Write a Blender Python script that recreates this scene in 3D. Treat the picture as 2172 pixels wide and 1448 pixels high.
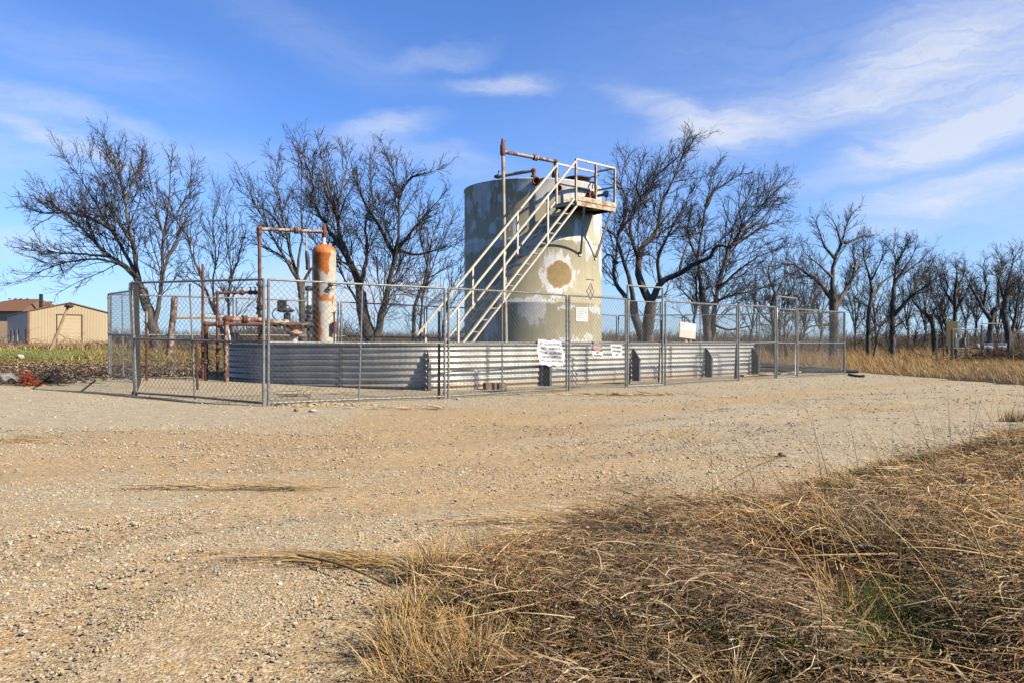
import bpy, math, random
import numpy as np
from mathutils import Vector, Matrix

for o in list(bpy.data.objects):
    bpy.data.objects.remove(o, do_unlink=True)
SC = bpy.context.scene
COL = SC.collection
R = math.radians
rng = np.random.default_rng(7)
random.seed(7)

# ---------------------------------------------------------------- camera
CAM_H = 0.925
FPX = 1675.0                       # focal length in photograph pixels
cd = bpy.data.cameras.new("camera")
cam = bpy.data.objects.new("camera", cd); COL.objects.link(cam)
cam.location = (0, 0, CAM_H)
cam.rotation_euler = (R(90) + math.atan(4 / FPX), 0, 0)
cd.sensor_width = 36.0
cd.lens = FPX / 2172 * 36.0
cd.clip_start = 0.05; cd.clip_end = 4000
SC.camera = cam
SC.render.resolution_x = 1024; SC.render.resolution_y = 682

def at(px, py, Y):
    """point at depth Y (metres) seen at photograph pixel px, py"""
    return Vector(((px - 1086) / FPX * Y, Y, CAM_H + (728 - py) / FPX * Y))

# ---------------------------------------------------------------- light
SUN_EL, SUN_ROT = R(36.5), math.atan2(0.914, -0.404)
sd = Vector((0.914 * math.cos(SUN_EL), -0.404 * math.cos(SUN_EL), math.sin(SUN_EL)))
sl = bpy.data.lights.new("sun", 'SUN'); sl.energy = 5.0; sl.angle = R(0.5); sl.color = (1.0, 0.90, 0.74)
sun = bpy.data.objects.new("sun", sl); COL.objects.link(sun)
sun.rotation_euler = sd.to_track_quat('Z', 'Y').to_euler()
sun.location = (20, -9, 30)
SC.view_settings.view_transform = 'Standard'
SC.view_settings.look = 'None'
SC.view_settings.gamma = 1.0
SC.view_settings.exposure = 0.72
SC.render.engine = 'CYCLES'
SC.cycles.max_bounces = 5
SC.cycles.diffuse_bounces = 0
SC.cycles.transparent_max_bounces = 6

class NT:
    def __init__(s, tree): s.t = tree; s.n = tree.nodes; s.l = tree.links
    def node(s, typ, **kw):
        nd = s.n.new(typ)
        for k, v in kw.items(): setattr(nd, k, v)
        return nd
    def put(s, sock, v):
        if hasattr(v, 'is_output'): s.l.new(v, sock)
        elif isinstance(v, (tuple, list)) and len(v) == 3 and sock.type == 'RGBA': sock.default_value = (*v, 1)
        else: sock.default_value = v
    def math(s, op, a, b=None, c=None, clamp=False):
        nd = s.node('ShaderNodeMath', operation=op, use_clamp=clamp)
        s.put(nd.inputs[0], a)
        if b is not None: s.put(nd.inputs[1], b)
        if c is not None: s.put(nd.inputs[2], c)
        return nd.outputs[0]
    def vmath(s, op, a, b=None, sc=None):
        nd = s.node('ShaderNodeVectorMath', operation=op)
        s.put(nd.inputs[0], a)
        if b is not None: s.put(nd.inputs[1], b)
        if sc is not None: s.put(nd.inputs['Scale'], sc)
        return nd.outputs['Value'] if op in ('LENGTH', 'DOT_PRODUCT', 'DISTANCE') else nd.outputs[0]
    def mix(s, f, a, b, typ='MIX'):
        nd = s.node('ShaderNodeMix', data_type='RGBA', blend_type=typ)
        s.put(nd.inputs[0], f); s.put(nd.inputs[6], a); s.put(nd.inputs[7], b)
        return nd.outputs[2]
    def rng(s, v, a, b, c=0.0, d=1.0, kind='SMOOTHSTEP'):
        nd = s.node('ShaderNodeMapRange', interpolation_type=kind)
        s.put(nd.inputs[0], v)
        for i, x in enumerate((a, b, c, d)): s.put(nd.inputs[i + 1], x)
        return nd.outputs[0]
    def mapping(s, v, loc=(0, 0, 0), rot=(0, 0, 0), scale=(1, 1, 1), kind='POINT'):
        nd = s.node('ShaderNodeMapping', vector_type=kind)
        s.put(nd.inputs[0], v); nd.inputs[1].default_value = loc
        nd.inputs[2].default_value = rot; nd.inputs[3].default_value = scale
        return nd.outputs[0]
    def noise(s, v, scale, detail=4, rough=0.55, dist=0.0, color=False):
        nd = s.node('ShaderNodeTexNoise')
        s.put(nd.inputs['Vector'], v); nd.inputs['Scale'].default_value = scale
        nd.inputs['Detail'].default_value = detail; nd.inputs['Roughness'].default_value = rough
        nd.inputs['Distortion'].default_value = dist
        return nd.outputs['Color' if color else 'Fac']
    def sep(s, v):
        nd = s.node('ShaderNodeSeparateXYZ'); s.put(nd.inputs[0], v); return nd.outputs
    def comb(s, x, y, z=0.0):
        nd = s.node('ShaderNodeCombineXYZ')
        for i, q in enumerate((x, y, z)): s.put(nd.inputs[i], q)
        return nd.outputs[0]

# ---------------------------------------------------------------- sky
wd = bpy.data.worlds.new("World"); SC.world = wd; wd.use_nodes = True
w = NT(wd.node_tree); w.n.clear()
sky = w.node('ShaderNodeTexSky', sky_type='NISHITA', sun_disc=False)
sky.sun_elevation = SUN_EL; sky.sun_rotation = SUN_ROT
sky.air_density = 1.0; sky.dust_density = 0.25; sky.ozone_density = 2.6; sky.altitude = 200
tc = w.node('ShaderNodeTexCoord')
gx, gy, gz = w.sep(tc.outputs['Generated'])
az = w.math('ARCTAN2', gx, gy)
el = w.math('ARCSINE', gz)
ae = w.comb(az, el)
wv = w.noise(w.mapping(ae, scale=(4, 9, 1)), 1.0, 6, 0.62, color=True)
warp = w.vmath('SCALE', w.vmath('SUBTRACT', wv, (0.5, 0.5, 0.5)), sc=0.10)
aw = w.vmath('ADD', ae, warp)
def cl(px, py, rx, ry, ang, k):
    a = math.atan((px - 1086) / FPX); e = math.atan((728 - py) / FPX * math.cos(a))
    m = w.mapping(aw, (a, e, 0), (0, 0, R(ang)), (rx / FPX, ry / FPX, 1), 'TEXTURE')
    return w.math('MULTIPLY', w.rng(w.vmath('LENGTH', m), 0.0, 1.25, 1.0, 0.0, 'SMOOTHERSTEP'), k)
CL = [(1065, 168, 150, 36, 0, .72), (815, 275, 150, 40, 6, .62), (930, 100, 150, 30, 5, .28),
      (1420, 230, 170, 44, -26, .50), (1500, 265, 170, 38, 2, .45), (1680, 230, 330, 66, 12, .45), (1850, 160, 420, 120, 10, .14),
      (1970, 115, 200, 110, 22, .58), (2110, 255, 300, 80, 8, .85), (1870, 330, 300, 40, 14, .42),
      (2040, 395, 260, 44, 2, .75), (1950, 440, 230, 34, -4, .4), (50, 195, 330, 34, -14, .45),
      (120, 285, 190, 24, -24, .62), (200, 110, 330, 90, -8, .22), (680, 80, 330, 70, -18, .16),
      (690, 625, 420, 70, 0, .8), (40, 520, 150, 26, 4, .55), (1860, 485, 120, 24, 0, .45),
      (1700, 150, 800, 260, 8, .18), (350, 330, 620, 70, 3, .2), (2300, 40, 300, 160, 20, .5),
      (-500, 200, 500, 120, -10, .5), (2900, 300, 600, 200, 10, .7), (900, 340, 260, 30, -6, .3)]
tot = None
for c in CL:
    v = cl(*c); tot = v if tot is None else w.math('ADD', tot, v)
fib = w.noise(w.mapping(aw, rot=(0, 0, R(-9)), scale=(8, 60, 1)), 1.0, 8, 0.68, 0.8)
tot = w.math('MULTIPLY', tot, w.rng(fib, 0.28, 0.70, 0.50, 1.22, 'LINEAR'), clamp=True)
skyc = w.mix(1.0, sky.outputs[0], (0.76, 1.08, 1.66), 'MULTIPLY')
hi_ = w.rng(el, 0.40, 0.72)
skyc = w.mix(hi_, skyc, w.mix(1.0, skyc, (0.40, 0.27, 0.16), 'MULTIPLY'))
hz_ = w.rng(el, 0.0, 0.30, 0.42, 0.0)
skyc = w.mix(hz_, skyc, (4.2, 5.8, 8.2))
skyc = w.mix(w.math('MULTIPLY', tot, 0.80), skyc, (6.6, 7.0, 7.8))
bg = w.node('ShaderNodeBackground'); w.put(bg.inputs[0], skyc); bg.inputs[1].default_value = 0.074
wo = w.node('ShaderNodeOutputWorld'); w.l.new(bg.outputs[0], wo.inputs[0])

# ---------------------------------------------------------------- mesh helper
class MB:
    """collects vertices, faces, colours and uvs and links them as ONE mesh object"""
    def __init__(s): s.v = []; s.f = []; s.c = []; s.uv = []; s.n = 0
    def add(s, v, f, smooth=False, col=None, uv=None, mi=0):
        v = np.asarray(v, np.float64).reshape(-1, 3); f = np.asarray(f, np.int64)
        if f.ndim == 1: f = f.reshape(1, -1)
        s.v.append(v); s.f.append((f + s.n, smooth, mi)); s.n += len(v)
        if col is not None:
            col = np.asarray(col, np.float64)
            if col.ndim == 1: col = np.tile(col, (len(v), 1))
            s.c.append(col)
        else: s.c.append(None)
        s.uv.append(uv)
        return s
    def box(s, c, size, rz=0.0, M=None, **k):
        h = np.array(size) / 2
        q = np.array([[x, y, z] for z in (-1, 1) for y in (-1, 1) for x in (-1, 1)], float) * h
        if M is not None: q = q @ np.array(M).T
        elif rz:
            a, b = math.cos(rz), math.sin(rz); q = q @ np.array([[a, b, 0], [-b, a, 0], [0, 0, 1]])
        q = q + np.array(c)
        f = [[0, 2, 3, 1], [4, 5, 7, 6], [0, 1, 5, 4], [2, 6, 7, 3], [0, 4, 6, 2], [1, 3, 7, 5]]
        return s.add(q, f, **k)
    def bar(s, p, q, wd_, ht, up=(0, 0, 1), **k):
        p = np.array(p, float); q = np.array(q, float); d = q - p; L = np.linalg.norm(d); d /= L
        u = np.array(up, float); x = np.cross(d, u)
        if np.linalg.norm(x) < 1e-4: x = np.cross(d, (1, 0, 0))
        x /= np.linalg.norm(x); y = np.cross(x, d)
        return s.box((p + q) / 2, (wd_, ht, L), M=np.stack([x, y, d], 1), **k)
    def tube(s, pts, r, sides=10, cap=True, smooth=True, col=None):
        P = np.asarray([tuple(p) for p in pts], float)[None]
        rr = np.broadcast_to(np.asarray(r, float), (P.shape[1],))[None]
        v, f = tubes(P, rr, sides)
        s.add(v, f, smooth, col)
        if cap:
            K = P.shape[1]
            s.add(v[:sides], np.arange(sides)[::-1], col=col); s.add(v[(K - 1) * sides:K * sides], np.arange(sides), col=col)
        return s
    def lathe(s, prof, c=(0, 0, 0), sides=24, smooth=True, axis=None, col=None):
        pr = np.array(prof, float); K = len(pr)
        a = np.linspace(0, 2 * np.pi, sides, endpoint=False)
        v = np.zeros((K, sides, 3))
        v[..., 0] = pr[:, 0, None] * np.cos(a); v[..., 1] = pr[:, 0, None] * np.sin(a); v[..., 2] = pr[:, 1, None]
        v = v.reshape(-1, 3)
        if axis is not None:
            q = Vector((0, 0, 1)).rotation_difference(Vector(axis)).to_matrix(); v = v @ np.array(q).T
        i = np.arange(K - 1)[:, None] * sides; j = np.arange(sides)[None]; j2 = (j + 1) % sides
        f = np.stack([i + j, i + j2, i + sides + j2, i + sides + j], -1).reshape(-1, 4)
        return s.add(v + np.array(c), f, smooth, col)
    def prism(s, poly, d, **k):
        """extrude a 3D polygon by vector d"""
        p = np.array([tuple(x) for x in poly], float); n = len(p); q = p + np.array(d)
        v = np.concatenate([p, q])
        s.add(v, np.arange(n)[::-1], **k); s.add(v, np.arange(n) + n, **k)
        i = np.arange(n); j = (i + 1) % n
        return s.add(v, np.stack([i, j, j + n, i + n], -1), **k)
    def ico(s, c, r, sub=1, squash=(1, 1, 1), jit=0.0, smooth=True, col=None):
        import bmesh
        bm = bmesh.new(); bmesh.ops.create_icosphere(bm, subdivisions=sub, radius=1)
        v = np.array([x.co for x in bm.verts]); f = np.array([[q.index for q in fc.verts] for fc in bm.faces]); bm.free()
        v = v * (1 + rng.normal(0, 1, (len(v), 1)) * jit) * r * np.array(squash) + np.array(c)
        return s.add(v, f, smooth, col)
    def build(s, name, mat, parent=None, loc=None):
        me = bpy.data.meshes.new(name)
        V = np.concatenate(s.v) if s.v else np.zeros((0, 3))
        o = bpy.data.objects.new(name, me)
        org = Vector(loc) if loc is not None else Vector((0, 0, 0))
        q = parent
        if parent is not None:
            org = Vector((0, 0, 0))
            while q is not None: org += q.location; q = q.parent
        V = V - np.array(org)
        nv = len(V); me.vertices.add(nv); me.vertices.foreach_set('co', V.astype(np.float32).ravel())
        loops = np.concatenate([f.ravel() for f, _, _ in s.f])
        tot_ = np.concatenate([np.full(len(f), f.shape[1]) for f, _, _ in s.f])
        st = np.concatenate([[0], np.cumsum(tot_)[:-1]])
        sm = np.concatenate([np.full(len(f), b) for f, b, _ in s.f])
        mi = np.concatenate([np.full(len(f), m) for f, _, m in s.f])
        me.loops.add(len(loops)); me.loops.foreach_set('vertex_index', loops.astype(np.int32))
        me.polygons.add(len(tot_))
        me.polygons.foreach_set('loop_start', st.astype(np.int32)); me.polygons.foreach_set('loop_total', tot_.astype(np.int32))
        me.polygons.foreach_set('use_smooth', sm.astype(bool))
        me.polygons.foreach_set('material_index', mi.astype(np.int32))
        if any(c is not None for c in s.c):
            C = np.concatenate([np.hstack([c[:, :3], np.ones((len(c), 1))]) if c is not None else np.ones((len(v), 4)) for c, v in zip(s.c, s.v)])
            a = me.color_attributes.new('Col', 'FLOAT_COLOR', 'POINT'); a.data.foreach_set('color', C.astype(np.float32).ravel())
        if any(u is not None for u in s.uv):
            U = np.concatenate([u if u is not None else np.zeros((len(v), 2)) for u, v in zip(s.uv, s.v)])
            ul = me.uv_layers.new(name='UVMap'); ul.data.foreach_set('uv', U[loops].astype(np.float32).ravel())
        me.update(calc_edges=True); me.validate()
        for m in (mat if isinstance(mat, (list, tuple)) else [mat]): me.materials.append(m)
        COL.objects.link(o)
        if parent is not None: o.parent = parent
        elif loc is not None: o.location = loc
        return o

def tubes(P, Rr, sides=3):
    """P [N,K,3] centre lines, Rr [N,K] radii -> vertices, quads"""
    P = np.asarray(P, float); N, K, _ = P.shape
    T = np.gradient(P, axis=1); T /= np.linalg.norm(T, axis=2, keepdims=True) + 1e-9
    m = T.mean(1); ref = np.where(np.abs(m[:, 2:3]) > 0.8, np.array([[1.0, 0.15, 0]]), np.array([[0.1, 0.05, 1.0]]))
    A = np.cross(T, ref[:, None]); A /= np.linalg.norm(A, axis=2, keepdims=True) + 1e-9
    B = np.cross(T, A)
    a = np.linspace(0, 2 * np.pi, sides, endpoint=False)
    v = P[:, :, None] + Rr[:, :, None, None] * (A[:, :, None] * np.cos(a)[:, None] + B[:, :, None] * np.sin(a)[:, None])
    b = (np.arange(N)[:, None, None] * K + np.arange(K - 1)[None, :, None]) * sides
    j = np.arange(sides)[None, None]; j2 = (j + 1) % sides
    f = np.stack([b + j, b + j2, b + sides + j2, b + sides + j], -1).reshape(-1, 4)
    return v.reshape(-1, 3), f

def thing(name, label, cat, loc=(0, 0, 0), group=None):
    o = bpy.data.objects.new(name, None); o.empty_display_size = 0.2; COL.objects.link(o)
    o.location = loc
    return tag(o, label, cat, group)
def tag(o, label=None, cat=None, group=None, kind=None):
    if label: o['label'] = label
    if cat: o['category'] = cat
    if group: o['group'] = group
    if kind: o['kind'] = kind
    return o
def smooth_path(pts, n):
    """Catmull-Rom through pts, resampled evenly to n points"""
    P = np.array([tuple(p) for p in pts], float)
    Q = np.vstack([2 * P[0] - P[1], P, 2 * P[-1] - P[-2]]); out = []
    for i in range(1, len(Q) - 2):
        t = np.linspace(0, 1, 16, endpoint=False)[:, None]
        a, b, c, d = Q[i - 1:i + 3]
        out.append(0.5 * (2 * b + (c - a) * t + (2 * a - 5 * b + 4 * c - d) * t ** 2 + (3 * b - a - 3 * c + d) * t ** 3))
    out = np.vstack(out + [P[-1:]])
    s_ = np.concatenate([[0], np.cumsum(np.linalg.norm(np.diff(out, axis=0), axis=1))])
    x = np.linspace(0, s_[-1], n)
    return np.stack([np.interp(x, s_, out[:, k]) for k in range(3)], 1)
_vn = np.random.default_rng(99).random((64, 64))
def vnoise(x, y, sc):
    x = np.asarray(x, float) / sc + 100; y = np.asarray(y, float) / sc + 100
    i = np.floor(x).astype(int); j = np.floor(y).astype(int); fx = x - i; fy = y - j
    fx = fx * fx * (3 - 2 * fx); fy = fy * fy * (3 - 2 * fy)
    g = lambda a, b: _vn[a % 64, b % 64]
    return (g(i, j) * (1 - fx) + g(i + 1, j) * fx) * (1 - fy) + (g(i, j + 1) * (1 - fx) + g(i + 1, j + 1) * fx) * fy
def sstep(a, b, x):
    t = np.clip((np.asarray(x, float) - a) / (b - a), 0, 1); return t * t * (3 - 2 * t)

# ---------------------------------------------------------------- materials
def new_mat(name):
    m = bpy.data.materials.new(name); m.use_nodes = True
    t = NT(m.node_tree); t.n.clear()
    b = t.node('ShaderNodeBsdfPrincipled'); o = t.node('ShaderNodeOutputMaterial'); t.l.new(b.outputs[0], o.inputs[0])
    return m, t, b
def obj_co(t): return t.node('ShaderNodeTexCoord').outputs['Object']
def geo_co(t): return t.node('ShaderNodeNewGeometry').outputs['Position']
def bump(t, b, h, strength=0.3, dist=0.01):
    n = t.node('ShaderNodeBump'); n.inputs['Strength'].default_value = strength; n.inputs['Distance'].default_value = dist
    t.put(n.inputs['Height'], h); t.l.new(n.outputs[0], b.inputs['Normal'])
def mat_mix(name, c1, c2, sc=4, lo=.35, hi=.65, c3=None, sc3=20, lo3=.6, hi3=.7, rough=.6, metal=0.0, bmp=0.15, stretch=(1, 1, 1), spec=0.4, bsc=60):
    m, t, b = new_mat(name); p = t.mapping(geo_co(t), scale=stretch)
    col = t.mix(t.rng(t.noise(p, sc, 5, .6), lo, hi), c1, c2)
    if c3: col = t.mix(t.rng(t.noise(p, sc3, 5, .65), lo3, hi3), col, c3)
    t.put(b.inputs['Base Color'], col); b.inputs['Roughness'].default_value = rough
    b.inputs['Metallic'].default_value = metal; b.inputs['Specular IOR Level'].default_value = spec
    if bmp: bump(t, b, t.noise(p, bsc, 3), bmp, .01)
    return m
def mat_attr(name, rough=.9, trans=0.0, spec=.2, vary=.25, sc=40, gain=1.0):
    m, t, b = new_mat(name)
    a = t.node('ShaderNodeAttribute', attribute_name='Col').outputs['Color']
    n = t.noise(geo_co(t), sc, 3)
    col = t.mix(1.0, a, t.comb(*[t.rng(n, .25, .75, (1 - vary) * gain, (1 + vary) * gain, 'LINEAR')] * 3), 'MULTIPLY')
    t.put(b.inputs['Base Color'], col); b.inputs['Roughness'].default_value = rough; b.inputs['Specular IOR Level'].default_value = spec
    if trans:
        tr = t.node('ShaderNodeBsdfTranslucent'); t.put(tr.inputs[0], col)
        mx = t.node('ShaderNodeMixShader'); mx.inputs[0].default_value = trans
        o = [q for q in t.n if q.type == 'OUTPUT_MATERIAL'][0]
        t.l.new(b.outputs[0], mx.inputs[1]); t.l.new(tr.outputs[0], mx.inputs[2]); t.l.new(mx.outputs[0], o.inputs[0])
    return m

M = {}
M['galv'] = mat_mix('galvanised_tube', (.20, .197, .182), (.29, .283, .26), 8, c3=(.15, .14, .125), sc3=14, lo3=.62, hi3=.75, rough=.5, metal=.3, bmp=.05)
M['wire'] = mat_mix('galvanised_wire', (.13, .13, .125), (.22, .22, .21), 12, rough=.45, metal=.5, bmp=0)
M['sheet'] = mat_mix('galvanised_sheet', (.50, .51, .49), (.64, .63, .58), 3, c3=(.42, .36, .26), sc3=5, lo3=.62, hi3=.78, rough=.42, metal=.6, bmp=.08, bsc=25, stretch=(1, 1, .35))
def sheet_mat():
    m, t, b = new_mat('galvanised_corrugated_sheet'); p = geo_co(t)
    col = t.mix(t.rng(t.noise(t.mapping(p, scale=(1, 1, .35)), 3, 5, .6), .35, .65), (.35, .355, .34), (.49, .48, .44))
    col = t.mix(t.rng(t.noise(p, 5, 5), .62, .78), col, (.36, .30, .22))
    z = t.sep(p)[2]
    mud = t.math('ADD', t.math('MULTIPLY', z, -1.0), t.math('MULTIPLY', t.noise(p, 2.6, 6, .7), .42))
    col = t.mix(t.rng(mud, .02, .16, 0, .85), col, (.36, .265, .16))
    run = t.noise(t.mapping(p, scale=(7, 7, .5)), 1.6, 4, .6)
    col = t.mix(t.rng(run, .60, .74, 0, .55), col, (.33, .24, .15))
    t.put(b.inputs['Base Color'], col); b.inputs['Roughness'].default_value = .45; t.put(b.inputs['Metallic'], t.rng(mud, .02, .16, .55, .0))
    bump(t, b, t.noise(p, 7, 4), .12, .02)
    return m
M['corr'] = sheet_mat()
M['cream'] = mat_mix('cream_steel_paint', (.55, .475, .345), (.63, .56, .43), 5, c3=(.26, .14, .06), sc3=7, lo3=.60, hi3=.70, rough=.5, bmp=.08)
M['cream_rust'] = mat_mix('rusting_cream_paint', (.50, .42, .29), (.27, .155, .075), 6, .42, .60, c3=(.58, .52, .40), sc3=12, lo3=.56, hi3=.64, rough=.65)
M['rust'] = mat_mix('rusty_pipe', (.12, .040, .022), (.22, .085, .042), 7, c3=(.09, .035, .02), sc3=18, lo3=.55, hi3=.7, rough=.75, bmp=.25)
M['rust_worn'] = mat_mix('worn_painted_pipe', (.17, .065, .034), (.40, .33, .25), 9, .46, .58, c3=(.12, .05, .03), sc3=24, lo3=.58, hi3=.68, rough=.7, bmp=.2)
M['pipe_tan'] = mat_mix('tan_weathered_pipe', (.42, .36, .26), (.30, .17, .09), 5, .5, .68, c3=(.55, .50, .40), sc3=16, rough=.6)
M['dark'] = mat_mix('dark_iron', (.025, .026, .03), (.06, .055, .05), 10, rough=.5, metal=.2)
M['brace'] = mat_mix('shade_toned_galvanised_plate', (.10, .105, .115), (.15, .15, .15), 8, rough=.6, metal=.1)  # shade on the wall's brace plates is put into this darker base colour
M['plate'] = mat_mix('dull_grey_steel', (.24, .25, .27), (.33, .33, .33), 8, rough=.5, metal=.4)
M['orange'] = mat_mix('orange_mesh', (.40, .055, .015), (.30, .08, .03), 10, rough=.5)
M['valve_orange'] = mat_mix('faded_orange_paint', (.55, .14, .05), (.45, .22, .10), 14, rough=.6)
M['white_pipe'] = mat_mix('white_worn_pipe', (.62, .60, .55), (.42, .36, .30), 10, rough=.55)
M['wood'] = mat_mix('weathered_wood', (.20, .13, .075), (.30, .21, .13), 6, rough=.85, stretch=(1, 1, .2))
M['pale_wood'] = mat_mix('pale_plank', (.38, .25, .13), (.46, .34, .21), 6, rough=.85)
M['sign'] = mat_mix('white_sign', (.66, .65, .63), (.60, .585, .55), 6, rough=.4, bmp=.0)
M['ink'] = mat_mix('faded_black_ink', (.05, .05, .055), (.16, .16, .17), 60, .4, .6, rough=.6, bmp=0)
M['ink_pale'] = mat_mix('sun_bleached_ink', (.10, .10, .12), (.26, .26, .28), 60, .4, .6, rough=.6, bmp=0)
M['red'] = mat_mix('faded_red', (.42, .10, .07), (.52, .20, .15), 20, rough=.5, bmp=0)
M['navy'] = mat_mix('dark_blue_print', (.03, .03, .09), (.06, .06, .12), 20, rough=.5, bmp=0)
M['tan_sheet'] = mat_mix('tan_sheet', (.47, .42, .33), (.52, .47, .38), 6, rough=.6, bmp=0)
M['siding'] = mat_mix('tan_metal_siding', (.42, .325, .19), (.45, .35, .21), .5, rough=.45, bmp=.02)
M['trim'] = mat_mix('brown_trim', (.16, .075, .045), (.20, .095, .055), 2, rough=.5, bmp=0)
M['roof'] = mat_mix('brown_shingle', (.14, .070, .042), (.20, .10, .060), 6, c3=(.10, .05, .03), sc3=14, rough=.9, bmp=.2)
M['brick'] = mat_mix('tan_brick', (.42, .28, .18), (.50, .36, .24), 20, rough=.9, bmp=.1)
M['pale_wall'] = mat_mix('pale_render', (.66, .60, .52), (.60, .54, .46), 3, rough=.8, bmp=.05)
M['glass'] = mat_mix('window_glass', (.03, .035, .04), (.05, .05, .055), 3, rough=.1, bmp=0, spec=.8)
M['door'] = mat_mix('tan_roll_door', (.44, .335, .195), (.46, .36, .22), 1, rough=.5, bmp=0)
M['cabinet'] = mat_mix('tan_cabinet', (.60, .36, .11), (.64, .40, .14), 4, rough=.5, bmp=0)
M['bark'] = mat_mix('grey_bark', (.075, .062, .050), (.165, .138, .108), 9, c3=(.20, .15, .085), sc3=4, lo3=.62, hi3=.75, rough=.95, bmp=.6, stretch=(1, 1, .35), spec=.1, bsc=22)
M['twig'] = mat_mix('dark_twig', (.045, .036, .030), (.092, .073, .057), 3, rough=.95, bmp=0, spec=.1)
M['blade'] = mat_attr('dry_blade', .8, .12, .25, .15, 30)
M['stone'] = mat_attr('crushed_stone', .9, 0, .2, .16, 90)
M['rock'] = mat_mix('limestone', (.55, .50, .42), (.42, .35, .26), 12, rough=.9, bmp=.4, bsc=40)
M['brown_rock'] = mat_mix('brown_stone', (.30, .20, .11), (.24, .16, .09), 20, rough=.9, bmp=.3)
M['black_pipe'] = mat_mix('black_pipe', (.030, .032, .038), (.07, .07, .075), 4, rough=.4, bmp=0)
M['charred'] = mat_mix('dark_branch', (.035, .028, .024), (.09, .07, .055), 8, rough=.95)
mp, tp, bp = new_mat('clear_plastic')
bp.inputs['Base Color'].default_value = (.45, .42, .40, 1); bp.inputs['Roughness'].default_value = .3; bp.inputs['Alpha'].default_value = .35
M['plastic'] = mp
# ================================================================ terrain
def fence_v(x, y): return (np.asarray(x, float) + 1.1) * -.685 + (np.asarray(y, float) - 13.29) * .73
def hz(x, y):
    x = np.asarray(x, float); y = np.asarray(y, float)
    v = fence_v(x, y)
    h = np.interp(v, [1.5, 4, 6.4, 9, 14, 22, 27, 45, 80], [0, .07, .15, .2, .33, .62, .72, .55, .35])
    h = h * np.clip((5 - x + np.clip(y - 40, 0, 60) * .2) / 9, 0, 1)
    h = h + (vnoise(x, y, 2.3) - .5) * .035 * sstep(2, 6, y) + (vnoise(x, y, .55) - .5) * .012
    # low verge on the right where the grass grows, a small ridge along the pad edge
    h = h + .07 * sstep(.3, 2.6, x - verge_x(y)) * sstep(16, 10, y)
    return h
def verge_x(y):
    """x of the left edge of the dry grass verge at depth y"""
    return np.interp(y, [0, 1.6, 2.15, 2.7, 3.2, 3.8, 4.4, 4.8, 5.6, 6.8, 9, 12, 16], [-.28, -.25, -.24, -.33, -.34, .06, .62, 1.5, 2.3, 3.75, 6.4, 9.2, 12.8])
def gpt(px, py):
    """ground point under photograph pixel"""
    d = Vector(((px - 1086) / FPX, 1, (728 - py) / FPX)); Y = 1.0
    for _ in range(60):
        z = float(hz(d.x * Y, Y)); Yn = (z - CAM_H) / d.z
        Y = .5 * Y + .5 * max(.5, min(Yn, 200))
    return Vector((d.x * Y, Y, float(hz(d.x * Y, Y))))

def graded(a, b, step, lo, hi, grow=1.18):
    xs = list(np.arange(a, b + 1e-6, step)); s_ = step
    while xs[-1] < hi: s_ = min(s_ * grow, 120); xs.append(xs[-1] + s_)
    s_ = step
    while xs[0] > lo: s_ = min(s_ * grow, 120); xs.insert(0, xs[0] - s_)
    return np.array(xs)
def track_curve(px): return [np.array(gpt(*q))[:2] for q in px]
_TR = None
def track(x, y):
    """1 on the compacted wheel tracks, 0 elsewhere"""
    global _TR
    if _TR is None:
        _TR = [(smooth_path([(*q, 0) for q in track_curve(c)], 60)[:, :2], w_) for c, w_ in (
            ([(-300, 915), (200, 925), (700, 935), (1150, 905), (1500, 858), (1800, 832), (2172, 822)], .62),
            ([(-300, 1010), (200, 985), (700, 975), (1150, 965), (1500, 915), (1800, 868), (2172, 846)], .42),
            ([(-200, 1230), (250, 1130), (620, 1085), (1000, 1050), (1300, 1020)], .26),
            ([(500, 1600), (660, 1400), (760, 1290), (860, 1190), (960, 1120)], .20), ([(-100, 1500), (120, 1330), (420, 1180)], .18))]
    r_ = np.zeros_like(np.asarray(x, float)); sh = r_.shape; xf, yf = np.ravel(x), np.ravel(y); out = np.zeros(len(xf))
    near = np.where((yf > 1) & (yf < 18) & (np.abs(xf) < 20))[0]
    wob = (vnoise(xf[near], yf[near], .6) - .5) * .35
    for c, w_ in _TR:
        d = np.full(len(near), 1e9)
        for q in c: d = np.minimum(d, np.hypot(xf[near] - q[0], yf[near] - q[1]))
        out[near] = np.maximum(out[near], sstep(1.25, .55, d / w_ + wob))
    return out.reshape(sh)
GX = graded(-11, 13, .11, -900, 900); GY = graded(.6, 26, .11, -60, 1500)
gxx, gyy = np.meshgrid(GX, GY)
ghh = hz(gxx, gyy)
# zones: R pale grey gravel, G soil and litter (under plants), B orange dirt
vv = fence_v(gxx, gyy)
grey = .25 + .5 * (vnoise(gxx, gyy * 1.6, 1.3) - .45) + .75 * sstep(-2.2, -.5, vv) + .45 * sstep(-1, 3.5, gxx) * sstep(4.5, 8, gyy)
grey -= .5 * sstep(.55, 1, 1 - np.abs(vv + 3.4 + .5 * (vnoise(gxx, gyy, 2) - .5)) / 1.3)
tr_ = track(gxx, gyy)
ghh = ghh - .018 * tr_
grey = grey - .16 * tr_
orange = .2 + .05 * tr_ + .8 * (vnoise(gxx + 7, gyy, 1.7) - .5) + .5 * sstep(-3, -9, gxx) * sstep(14, 10, gyy) - .4 * sstep(0, 4, gxx)
orange += .25 * sstep(.3, 1, 1 - np.abs(vv + 3.2) / 1.5) * sstep(4, -2, gxx)
edge_n = (vnoise(gxx, gyy, .5) - .5) * .5 + (vnoise(gxx, gyy, .17) - .5) * .25
soil = sstep(.0, .5, gxx - verge_x(gyy) + edge_n) * sstep(16, 12, gyy)
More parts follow.
